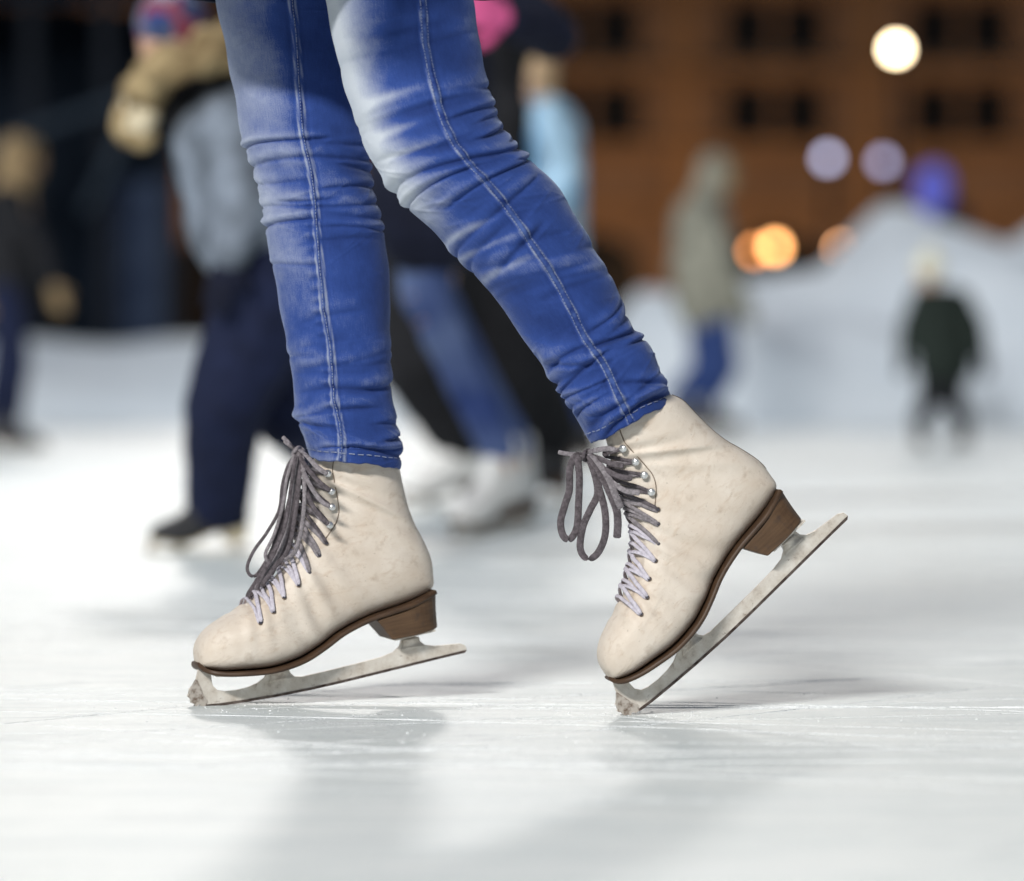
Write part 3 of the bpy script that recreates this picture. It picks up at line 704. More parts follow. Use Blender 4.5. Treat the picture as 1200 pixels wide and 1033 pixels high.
# ------------------------------------------------------------------ the skater in front: jeans
def leg_mesh(rings, depths, folds, seamf, fade_fn, name, thick=0.92, pucker=None, seed=0, NU_=520, NVJ=200):
    """rings: list of (left px, right px); depth Y per ring"""
    rng = np.random.RandomState(seed)
    LL = [P(a[0], a[1], d) for (a, b), d in zip(rings, depths)]; RR = [P(b[0], b[1], d) for (a, b), d in zip(rings, depths)]
    L = catmull([tuple(p) for p in LL], NU_); R = catmull([tuple(p) for p in RR], NU_)
    Cn = (L + R) / 2; seg = np.linalg.norm(np.diff(Cn, axis=0), axis=1); u = np.concatenate([[0], np.cumsum(seg)])
    ridx = np.linspace(0, len(rings) - 1, NU_)
    U, PH = np.meshgrid(u, np.linspace(0, 2 * np.pi, NVJ, endpoint=False), indexing='ij')
    fr = np.where(PH <= np.pi, PH, 2 * np.pi - PH) / np.pi        # 0 at the right outline, 1 at the left one
    side = np.where(PH <= np.pi, 1.0, -1.0)
    RI = np.repeat(ridx[:, None], NVJ, 1)
    D = np.zeros_like(U)
    uof_ = uof = lambda ri: float(np.interp(ri, ridx, u))
    for (r_r, r_l, A, w, f0, f1, sd) in folds:                    # ring index at right / left outline
        uc = uof(r_r) * (1 - fr) + uof(r_l) * fr + 0.0025 * np.sin(fr * 7 + r_r * 3)
        env = np.clip((fr - f0) / 0.15, 0, 1) * np.clip((f1 - fr) / 0.15, 0, 1)
        env = env * env * (3 - 2 * env)
        if sd: env = env * np.where(side * sd > 0, 1, np.clip(1 - np.minimum(fr, 1 - fr) * 6, 0, 1))
        t = (U - uc) / w
        D += A * env * (np.exp(-t ** 2) - 1.0 * np.exp(-((t - 1.35) / 0.42) ** 2))
    rr = [r_ for r_ in ridx]
    for k in range(230):                                              # short fine creases of the worn cloth
        ri = rng.uniform(2.5, len(rings) - 1.1); near_k = math.exp(-((ri - 8) / 1.6) ** 2) + math.exp(-((ri - len(rings) + 2) / 1.8) ** 2)
        fc = rng.uniform(0.02, 0.98); fw = rng.uniform(0.04, 0.16); uc = uof_(ri) + rng.uniform(-.02, .02) * (fr - fc) / 0.15
        sdv = rng.choice([-1, 1, 1, 1])
        wv = rng.uniform(.0010, .0030)
        D += (0.00030 + 0.00075 * near_k) * rng.uniform(.4, 1.2) * np.exp(-((U - uc) / wv) ** 2) * np.exp(-((fr - fc) / fw) ** 2) * (side == sdv) * np.clip(np.minimum(fr, 1 - fr) * 20, 0, 1)
    # faint overall unevenness
    for k in range(26):
        ku = rng.uniform(15, 120); kp = rng.randint(1, 5); D += 0.00040 * np.sin(ku * U + kp * PH + rng.rand() * 6.28) * (20 / ku) ** 0.3
    Cc = Cn[:, None, :]; e1 = ((R - L) / 2)[:, None, :]; hw = np.linalg.norm(e1, axis=2, keepdims=True)
    e2 = np.zeros_like(e1); e2[..., 1] = -1.0; e2 = e2 * hw * (thick + 0.14 * np.clip((ridx - 14) / 2, 0, 1))[:, None, None]
    cs, sn = np.cos(PH)[..., None], np.sin(PH)[..., None]
    nrm = cs * e1 / hw + sn * e2 / (hw * thick)
    # seam
    sf = np.interp(ridx, [s[0] for s in seamf], [s[1] for s in seamf])          # fraction L->R
    phs = np.arccos(np.clip(2 * sf - 1, -1, 1))[:, None]
    ds = (PH - phs) * hw[..., 0]                                  # metres round from the seam (towards the left outline +)
    D += 0.0016 * np.exp(-(ds / 0.0045) ** 2) - 0.0013 * np.exp(-((ds + 0.0065) / 0.002) ** 2) - 0.0013 * np.exp(-((ds - 0.0065) / 0.002) ** 2)
    if pucker is not None:
        pk = pucker(RI)
        D += pk * 0.0013 * np.sin(U * 2 * np.pi / 0.0135 + 0.8 * np.sin(U * 60)) * np.exp(-((ds - 0.008) / 0.006) ** 2) * (ds > -0.002)
    Wp = Cc + cs * e1 + sn * e2 + nrm * D[..., None]
    fade = fade_fn(RI, fr, side, U, D)
    fade += 0.28 * np.exp(-((np.abs(ds) - 0.0038) / 0.0010) ** 2) - 0.16 * np.exp(-((ds) / 0.002) ** 2) * (pucker is None)
    return Wp, fade, u, phs, hw, ridx, nrm, D

def finish_leg(name, Wp, fade, u, hw, parent, ploc, mat):
    NU_, NVJ, _ = Wp.shape
    dn = Wp[-1].mean(axis=0) - Wp[-6].mean(axis=0); dn /= np.linalg.norm(dn); aa = np.arange(NVJ) * 2 * np.pi / NVJ
    for k in range(24):
        Wp[-1 - k] += dn[None, :] * ((1 - k / 24) * (0.0012 * np.sin(aa * 3 + 1) + 0.0007 * np.sin(aa * 8 + 2) + 0.0004 * np.sin(aa * 19)))[:, None]
    # turned hem: close inwards
    V = Wp.reshape(-1, 3)
    ctr = Wp[-1].mean(axis=0); dirn = Wp[-1].mean(axis=0) - Wp[-6].mean(axis=0); dirn /= np.linalg.norm(dirn)
    r1 = ctr + (Wp[-1] - ctr) * 0.975 + dirn * 0.0012; r2 = ctr + (Wp[-1] - ctr) * 0.94 + dirn * 0.0005; r3 = ctr + (Wp[-1] - ctr) * 0.94 - dirn * 0.03
    V = np.concatenate([V, r1, r2, r3]) - np.array(ploc)
    I = np.arange((NU_ + 3) * NVJ).reshape(NU_ + 3, NVJ)
    a = I[:-1]; b = np.roll(I, -1, axis=1)[:-1]; c = np.roll(I, -1, axis=1)[1:]; d = I[1:]
    F_ = np.stack([a, d, c, b], -1).reshape(-1, 4)
    me = bpy.data.meshes.new(name); me.from_pydata(V.tolist(), [], F_.tolist()); me.update()
    fa = np.concatenate([fade.reshape(-1), np.repeat(fade[-1].mean(), 3 * NVJ)])
    at = me.attributes.new('fade', 'FLOAT', 'POINT'); at.data.foreach_set('value', fa.astype(np.float32))
    uvl = me.uv_layers.new(name='UVMap')
    uu = np.concatenate([u, u[-1] + np.array([.001, .002, .003])])
    hwm = float(hw.mean())
    PHc = np.arange(NVJ) * 2 * np.pi / NVJ * hwm
    j0 = np.tile(np.arange(NVJ), (NU_ + 2, 1)); i0 = np.repeat(np.arange(NU_ + 2)[:, None], NVJ, 1)
    dphi = 2 * np.pi / NVJ * hwm
    uvs = np.stack([np.stack([PHc[j0], uu[i0]], -1), np.stack([PHc[j0], uu[i0 + 1]], -1), np.stack([PHc[j0] + dphi, uu[i0 + 1]], -1), np.stack([PHc[j0] + dphi, uu[i0]], -1)], 2).reshape(-1)
    uvl.data.foreach_set('uv', uvs.astype(np.float32))
    return link(name, me, mat, parent, True)

person_loc = Vector((P(500, 435, 4.25).x, 4.25, 0))
PW = empty('person', person_loc, 'skater in skinny blue jeans and cream lace-up figure skates, sharp in the foreground', 'person')

near_r = [((300, -270), (470, -300)), ((345, -130), (520, -150)), ((366, -60), (541, -72)), ((381, 0), (554, -6)), ((396, 68), (561, 50)), ((411, 122), (571, 100)), ((429, 175), (588, 148)), ((448, 210), (615, 180)), ((478, 246), (641, 205)), ((513, 279), (665, 236)), ((546, 311), (687, 276)), ((580, 350), (707, 312)),
          ((605, 385), (725, 346)), ((628, 416), (740, 380)), ((650, 450), (763, 406)), ((669, 483), (775, 440)), ((692, 519), (785, 471))]
near_d = [4.19, 4.185, 4.18, 4.175, 4.17, 4.17, 4.165, 4.165, 4.17, 4.175, 4.18, 4.185, 4.187, 4.187, 4.187, 4.187, 4.187]
far_r = [((255, -280), (410, -280)), ((250, -130), (412, -140)), ((249, -60), (412, -65)), ((252, 0), (415, 0)), ((263, 48), (420, 45)), ((273, 105), (426, 98)), ((284, 165), (430, 152)), ((299, 203), (433, 198)), ((309, 240), (441, 235)), ((312, 275), (449, 268)), ((319, 315), (455, 305)), ((329, 370), (457, 352)),
         ((338, 417), (458, 405)), ((346, 463), (460, 462)), ((347, 490), (464, 500)), ((357, 512), (470, 521)), ((364, 535), (466, 547))]
far_d = [4.36, 4.36, 4.36, 4.36, 4.358, 4.356, 4.354, 4.352, 4.35, 4.35, 4.35, 4.35, 4.35, 4.35, 4.35, 4.35, 4.35]
rg = np.random.RandomState(4)
nf = []
for j in range(6):      # fan of folds across the bent knee, gathered behind it
    nf.append((6.3 + 0.36 * j + rg.uniform(-.12, .12), 7.2 + 0.74 * j + rg.uniform(-.25, .2), 0.0030 * rg.uniform(.55, 1.15), rg.uniform(.0042, .0085), [-.2, .35, -.2, .1, .45, .3][j], [1.2, 1.2, .75, 1.2, 1.2, .8][j], 0))
for j in range(7):      # little gathers on the back of the knee
    nf.append((5.0 + 0.32 * j + rg.uniform(-.16, .16), 5.6 + 0.36 * j, 0.0032 * rg.uniform(.4, 1.1), rg.uniform(.003, .0055), -0.2, rg.uniform(.16, .5), 0))
for j in range(9):
    r = rg.uniform(3.2, 6.2); nf.append((r, r + rg.uniform(0.2, 0.6), 0.0013, 0.009, rg.uniform(-.2, .4), rg.uniform(.6, 1.2), 0))
for j in range(16):     # crumpling above the hem
    r = rg.uniform(12.6, 15.9); s = rg.choice([-1.3, -0.6, 0.5, 1.1]); f0 = rg.uniform(-.2, .55)
    nf.append((r - s / 2, r + s / 2, 0.0027 * rg.uniform(.5, 1.2), rg.uniform(.0035, .008), f0, f0 + rg.uniform(.45, .8), rg.choice([-1, 1, 1])))
nf.append((13.45, 13.9, 0.0034, 0.005, -0.2, 0.35, 0)); nf.append((15.5, 15.2, 0.0024, 0.006, -0.2, 0.5, 0))
for j in range(8):
    r = rg.uniform(9.5, 12.8); nf.append((r, r + rg.uniform(-.3, .6), 0.0012, 0.010, rg.uniform(-.2, .5), rg.uniform(.5, 1.2), 0))
def near_fade(RI, fr, side, U, D):
    band = 0.80 * np.exp(-(np.clip(0.90 - fr, 0, 1) / 0.21) ** 2.2)
    band *= np.clip((RI - 0.5) / 1.5, 0, 1) * np.clip((10.0 - RI) / 2.6, 0.10, 1)
    f = 0.26 + band + 0.10 * np.exp(-((fr - 0.10) / 0.18) ** 2) * (RI < 12)
    wh = np.zeros_like(f)
    for k, r in enumerate((4.6, 5.3, 5.9, 8.6, 9.2, 9.9)):
        uc = r + 0.7 * fr; wh += 0.22 * np.exp(-((RI - uc) / 0.10) ** 2) * np.clip((fr - 0.42) / 0.2, 0, 1)
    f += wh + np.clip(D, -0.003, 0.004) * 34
    return f
nW, nF, nu, nphs, nhw, nri, nn, nD = leg_mesh(near_r, near_d, nf,
    [(0, .7), (3, 0.665), (4, 0.63), (5, 0.62), (6, 0.61), (7, 0.60), (8, 0.59), (9, 0.575), (10, 0.56), (11, 0.55), (12, .53), (13, .51), (14, .50), (15, .50), (16, .50)], near_fade, 'n', seed=1)
ff = []
for j, (a, b) in enumerate(((6.1, 6.2), (6.45, 6.7), (7.0, 7.2), (7.55, 7.6), (8.0, 8.15), (8.6, 8.65), (9.2, 9.3), (9.9, 9.9))):
    ff.append((a + rg.uniform(-.2, .2), b + rg.uniform(-.2, .2), (0.0034 if j < 6 else 0.0016) * rg.uniform(.4, 1.1), rg.uniform(.0035, .0075), [.3, -.2, .5, .35, -.2, .45, .1, .5][j], [1.2, 1.2, 1.2, .8, 1.2, 1.2, .7, 1.2][j], 0))
for j in range(5): ff.append((6.2 + 0.7 * j + rg.uniform(-.2, .2), 6.0 + 0.7 * j, 0.0022 * rg.uniform(.4, 1), rg.uniform(.004, .007), -0.2, rg.uniform(.3, .6), 0))
for j in range(14):
    r = rg.uniform(13.2, 16.0); s = rg.choice([-.6, -.3, .3, .7]); f0 = rg.uniform(-.2, .6)
    ff.append((r - s / 2, r + s / 2, 0.0026 * rg.uniform(.5, 1.2), rg.uniform(.0035, .008), f0, f0 + rg.uniform(.4, .8), rg.choice([-1, 1, 1])))
ff.append((12.6, 12.9, 0.0022, 0.006, -.2, .45, 0)); ff.append((13.7, 13.9, 0.0032, 0.007, .5, 1.2, 0)); ff.append((15.1, 14.9, 0.0026, 0.006, -.2, .6, 0))
for j in range(9):
    r = rg.uniform(9.8, 13.3); ff.append((r, r + rg.uniform(-.2, .3), 0.0013, 0.008, rg.uniform(-.2, .5), rg.uniform(.5, 1.2), 0))
def far_fade(RI, fr, side, U, D):
    f = 0.30 + 0.24 * np.exp(-(np.clip(0.92 - fr, 0, 1) / 0.30) ** 2) * np.clip((13 - RI) / 5, 0.3, 1)
    f += 0.10 * (fr > 0.5) * np.clip((fr - 0.5) / 0.1, 0, 1) * np.clip((12 - RI) / 4, 0.4, 1)
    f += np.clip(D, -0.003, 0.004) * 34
    return f
fW, fF, fu, fphs, fhw, fri, fn_, fD = leg_mesh(far_r, far_d, ff,
    [(0, .58), (3, 0.575), (4, .56), (5, .53), (6, .51), (7, .51), (8, .48), (9, .455), (10, .435), (11, .42), (12, .44), (13, .42), (14, .46), (15, .41), (16, .38)], far_fade, 'f', seed=2,
    pucker=lambda RI: np.clip((RI - 5) / 3, 0, 1))
# parts of the jeans: each trouser leg with seam and stitches
def seam_and_stitch(leg_obj, Wp, phs, hw, u, ridx, nrm, ploc, double, half=0.0030):
    NU_, NVJ, _ = Wp.shape
    def surf(i, ds, off):
        ph = float(phs[i, 0] + ds / hw[i, 0, 0]) % (2 * math.pi); j = ph / (2 * math.pi) * NVJ; j0 = int(j) % NVJ; f = j - int(j)
        p = Wp[i, j0] * (1 - f) + Wp[i, (j0 + 1) % NVJ] * f; n = nrm[i, j0] * (1 - f) + nrm[i, (j0 + 1) % NVJ] * f
        return p + n / np.linalg.norm(n) * off - np.array(ploc)
    V = []; Fc = []; idx = list(range(0, NU_, 2))
    for i in idx:
        wob = 0.0004 * math.sin(u[i] * 90) + 0.0003 * math.sin(u[i] * 313)
        for ds, off in ((-half, 0.0002), (-half * .6, 0.0012), (half * .6, 0.0012), (half, 0.0002)): V.append(surf(i, ds + wob, off))
    for k in range(len(idx) - 1):
        for j in range(3): Fc.append((k * 4 + j, k * 4 + j + 1, (k + 1) * 4 + j + 1, (k + 1) * 4 + j))
    mesh_obj('seam', V, Fc, M['seam'], leg_obj)
    V = []; Fc = []
    rows_ = ((-0.0031), (0.0031)) if double else ((0.0,))
    L = 0.0024; gap = 0.0012
    for r in rows_:
        s = 0.02
        while s < u[-1] - 0.004:
            i0 = int(np.searchsorted(u, s)); i1 = min(int(np.searchsorted(u, s + L)), NU_ - 1)
            if i1 > i0:
                a = surf(i0, r - 0.0004, 0.0016); b = surf(i0, r + 0.0004, 0.0016); c = surf(i1, r + 0.0004, 0.0016); d = surf(i1, r - 0.0004, 0.0016)
                m0 = surf((i0 + i1) // 2, r, 0.0022)
                k = len(V); V += [a, b, c, d, m0]; Fc += [(k, k + 1, k + 4), (k + 1, k + 2, k + 4), (k + 2, k + 3, k + 4), (k + 3, k, k + 4)]
            s += L + gap
    # hem stitching runs round the leg 9 mm above the edge
    ih = int(np.searchsorted(u, u[-1] - 0.010))
    for j in range(0, NVJ, 2):
        if (j // 2) % 3 == 2: continue
        a = Wp[ih, j] + nrm[ih, j] * 0.0012 - np.array(ploc); b = Wp[ih, (j + 2) % NVJ] + nrm[ih, (j + 2) % NVJ] * 0.0012 - np.array(ploc)
        up_ = (Wp[ih - 1, j] - Wp[ih, j]); up_ = up_ / np.linalg.norm(up_) * 0.0005
        k = len(V); V += [a + up_, a - up_, b - up_, b + up_]; Fc.append((k, k + 1, k + 2, k + 3))
    o = mesh_obj('stitching', V, Fc, M['thread'], leg_obj, smooth=False); o['kind'] = 'stuff'
ln = finish_leg('jeans_leg', nW, nF, nu, nhw, PW, person_loc, M['denim']); ln['label'] = 'trouser leg bent at the knee, nearer the camera, whitish worn down the front of the thigh'
seam_and_stitch(ln, nW, nphs, nhw, nu, nri, nn, person_loc, True)
lf = finish_leg('jeans_leg', fW, fF, fu, fhw, PW, person_loc, M['denim']); lf['label'] = 'nearly straight trouser leg with one puckered seam down the middle'
seam_and_stitch(lf, fW, fphs, fhw, fu, fri, fn_, person_loc, False, 0.0016)

# skates of the front skater
toeL = P(230, 828.5, 4.305); toeL.z = 0.0
sL, ML = skate(PW, toeL, ALPHA, YAWL, 1.0, label='cream figure skate standing low on its toe pick, laces in a loose bundle', ploc=person_loc)
toeR = P(739, 839, 4.19); toeR.z = 0.0
YAWR = math.radians(8)
sR, MR = skate(PW, toeR, math.radians(41.4), YAWR, 1.0, label='cream figure skate tipped steeply on its toe, two lace loops hanging', ploc=person_loc, bs=0.975, bladesc=1.012)
def lace_path(sk, Mw, pts, Y, mat, wid=0.0034, thk=0.0011, wdir=(1, 0, 0), dys=None):
    inv = Mw.inverted()
    q = [inv @ P(p[0], p[1], Y + (p[2] if len(p) > 2 else 0)) for p in pts]
    wd = (inv.to_3x3() @ Vector(wdir)).normalized()
    ribbon('lace', q, wid, thk, mat, sk, n=len(pts) * 7, wdir=wd, seg=10)
YL = 4.335
G, Md = M['lace_grey'], M['lace_mid']
for pts, m, w in (
    ([(331, 512, -.01), (338, 519, -.01), (345, 526, 0), (352, 531, 0)], Md, .0024),
    ([(333, 517, -.01), (341, 524, -.01), (350, 531, 0)], Md, .0020),
    ([(349, 530), (338, 545), (331, 568), (327, 598), (313, 624), (298, 645), (290, 663), (292, 673), (299, 675), (308, 664), (318, 645), (330, 618), (340, 580), (348, 540)], G, .0019),
    ([(349, 529, -.01), (340, 550, -.012), (333, 580, -.015), (327, 620, -.015), (315, 657, -.015), (300, 683, -.015), (291, 698, -.015), (296, 701, -.012), (308, 688, -.01), (322, 665, -.01), (334, 640, -.01), (343, 600, -.01), (351, 545, -.01)], G, .0030),
    ([(350, 530, -.02), (345, 560, -.025), (339, 600, -.025), (330, 640, -.025), (316, 668, -.025), (299, 691, -.02)], Md, .0026),
    ([(352, 531, -.02), (350, 570, -.03), (345, 610, -.03), (337, 645, -.03), (322, 665, -.03), (308, 684, -.03)], G, .0026),
    ([(354, 533, -.02), (357, 575, -.035), (354, 615, -.035), (346, 646, -.035), (334, 656, -.03)], Md, .0024),
    ([(345, 532, -.02), (336, 562, -.02), (332, 590, -.02), (322, 625, -.02), (311, 650, -.02), (318, 658, -.02), (331, 632, -.02), (340, 600, -.02)], Md, .0020),
    ([(347, 533, -.03), (341, 570, -.034), (335, 612, -.034), (324, 642, -.034), (309, 672, -.03), (301, 690, -.03)], G, .0020),
    ([(351, 527, -.02), (360, 535, -.04), (372, 548, -.05), (384, 556, -.05)], Md, .0028),
    ([(350, 534, -.02), (361, 550, -.04), (375, 566, -.05), (387, 576, -.05)], G, .0028),
    ([(352, 545, -.02), (364, 570, -.045), (377, 588, -.05), (387, 594, -.05)], Md, .0026),
    ([(354, 562, -.02), (366, 592, -.045), (378, 608, -.05), (385, 615, -.05)], G, .0026),
):
    lace_path(sL, ML, pts, YL, m, w, .0010)
YR = 4.195
for pts, m, w, wdr in (
    ([(654, 530), (664, 532), (676, 533), (689, 534)], Md, .0024, (0, 0, 1)),
    ([(688, 533), (678, 536), (679, 560), (678, 590), (676, 618), (668, 632), (660, 628), (657, 612), (662, 592), (667, 575), (668, 548), (676, 534), (688, 533)], G, .0040, (1, 0.15, 0)),
    ([(689, 533, -.01), (695, 550, -.012), (702, 572, -.014), (709, 600, -.015), (709, 628, -.015), (700, 649, -.015), (688, 655, -.015), (680, 643, -.012), (683, 618, -.01), (692, 597, -.01), (700, 580, -.008), (698, 560, -.005), (690, 536, -.005)], G, .0040, (1, 0.2, 0)),
    ([(690, 533, -.02), (702, 552, -.025), (713, 574, -.03), (722, 596, -.03), (724, 612, -.03), (723, 631, -.03)], G, .0044, (1, 0.2, 0)),
    ([(691, 532, -.02), (700, 541, -.03), (713, 560, -.035), (722, 582, -.035), (728, 596, -.03)], Md, .0040, (1, .3, 0)),
    ([(688, 531, -.01), (698, 528, -.03), (710, 526, -.04), (721, 527, -.045)], Md, .0028, (0, 0, 1)),
    ([(690, 534, -.01), (703, 538, -.03), (718, 544, -.04), (731, 546, -.045)], G, .0030, (0, 0, 1)),
    ([(692, 536, -.01), (706, 548, -.03), (724, 558, -.04), (741, 561, -.045)], G, .0030, (0, 0, 1)),
    ([(696, 540, -.01), (714, 562, -.03), (732, 575, -.04), (750, 578, -.045)], Md, .0030, (0, 0, 1)),
):
    lace_path(sR, MR, pts, YR, m, w, .0009, wdr)
def knot(sk, Mw, px, py, Y, mat):
    inv = Mw.inverted(); c = inv @ P(px, py, Y)
    pts = [c + Vector((0.006 * math.cos(a) , 0.005 * math.sin(2 * a), 0.005 * math.sin(a))) for a in np.linspace(0, 5.6, 12)]
    ribbon('knot', pts, 0.0030, 0.0022, mat, sk, n=40, seg=8)
knot(sL, ML, 350, 530, YL - .015, M['lace_mid']); knot(sR, MR, 689, 534, YR - .012, M['lace_grey'])

# ------------------------------------------------------------------ people: clothed figures from smoothly joined, tapered volumes
def capsule(bm, a, b, ra, rb, seg=14):
    a = Vector(a); b = Vector(b); d = b - a; L = d.length
    q = (d.normalized() if L > 1e-6 else Vector((0, 0, 1))).to_track_quat('Z', 'Y').to_matrix()
    rings = [(-ra * math.cos(t), ra * math.sin(t)) for t in np.linspace(0.15, math.pi / 2, 5)] + [(L + rb * math.sin(t), rb * math.cos(t)) for t in np.linspace(0, math.pi / 2 - 0.15, 5)]
    prev = None
    for z, r in rings:
        cur = [bm.verts.new(a + q @ Vector((r * math.cos(2 * math.pi * k / seg), r * math.sin(2 * math.pi * k / seg), z))) for k in range(seg)]
        if prev:
            for k in range(seg): bm.faces.new((prev[k], prev[(k + 1) % seg], cur[(k + 1) % seg], cur[k]))
        else: bm.faces.new(cur[::-1])
        prev = cur
    bm.faces.new(prev)
def ell(bm, c, r, rot=None):
    Mx = Matrix.Translation(c) @ (rot or Matrix.Identity(4)) @ Matrix.Diagonal((r[0], r[1], r[2], 1))
    bmesh.ops.create_uvsphere(bm, u_segments=18, v_segments=12, radius=1.0, matrix=Mx)
def blob(name, bm, mat, parent, voxel=0.014, smooth=5, noise=0.0, seed=0):
    """fuse the volumes in bm into one continuous skin"""
    bmesh.ops.recalc_face_normals(bm, faces=bm.faces)
    me = bpy.data.meshes.new(name); bm.to_mesh(me); bm.free()
    o = bpy.data.objects.new(name, me); C.objects.link(o)
    r = o.modifiers.new('r', 'REMESH'); r.mode = 'VOXEL'; r.voxel_size = voxel
    s = o.modifiers.new('s', 'SMOOTH'); s.factor = 0.5; s.iterations = smooth
    dg = bpy.context.evaluated_depsgraph_get(); dg.update()
    m2 = bpy.data.meshes.new_from_object(o.evaluated_get(dg)); m2.name = name
    bpy.data.objects.remove(o); bpy.data.meshes.remove(me)
    if noise:
        n = len(m2.vertices); co = np.empty(n * 3); m2.vertices.foreach_get('co', co); co = co.reshape(-1, 3)
        nn_ = np.empty(n * 3); m2.vertices.foreach_get('normal', nn_); nn_ = nn_.reshape(-1, 3)
        rr = np.random.RandomState(seed); d = np.zeros(n)
        for k in range(14):
            kv = rr.normal(0, 1, 3); kv /= np.linalg.norm(kv); kv *= rr.uniform(14, 55); d += np.abs(np.sin(co @ kv + rr.rand() * 6)) * 0.14
        co += nn_ * ((d - d.mean()) * noise)[:, None]; m2.vertices.foreach_set('co', co.reshape(-1)); m2.update()
    return link(name, m2, mat, parent)

def hand(parent, loc0, wrist, direction, k, mat, name='glove', curl=0.5):
    """palm, four unequal bent fingers and a thumb from the side of the palm"""
    bm = bmesh.new()
    d = Vector(direction).normalized(); side = d.cross(Vector((0, 1, 0)));
    if side.length < 0.1: side = d.cross(Vector((1, 0, 0)))
    side.normalize(); pn = side.cross(d)
    w = Vector(wrist)
    capsule(bm, w - d * 0.02 * k, w + d * 0.02 * k, 0.028 * k, 0.026 * k)
    for s in (-0.027, -0.009, 0.009, 0.027): capsule(bm, w + d * 0.02 * k + side * s * 0.6 * k, w + d * 0.085 * k + side * s * k, 0.017 * k, 0.014 * k, 10)
    for s, L in ((-0.030, 0.062), (-0.010, 0.076), (0.010, 0.082), (0.030, 0.072)):
        a = w + d * 0.088 * k + side * s * k; b = a + (d * math.cos(curl * .5) + pn * math.sin(curl * .5)) * L * 0.5 * k; c = b + (d * math.cos(curl * 1.4) + pn * math.sin(curl * 1.4)) * L * 0.5 * k
        capsule(bm, a, b, 0.0105 * k, 0.0095 * k, 10); capsule(bm, b, c, 0.0095 * k, 0.008 * k, 10)
    a = w + d * 0.03 * k + side * 0.028 * k; b = a + (d * 0.6 + side * 0.8) * 0.038 * k; c = b + (d * 0.9 + side * 0.3) * 0.03 * k
    capsule(bm, a, b, 0.014 * k, 0.012 * k, 10); capsule(bm, b, c, 0.012 * k, 0.010 * k, 10)
    for v in bm.verts: v.co -= loc0
    return blob(name, bm, mat, parent, 0.0055 * k, 2)

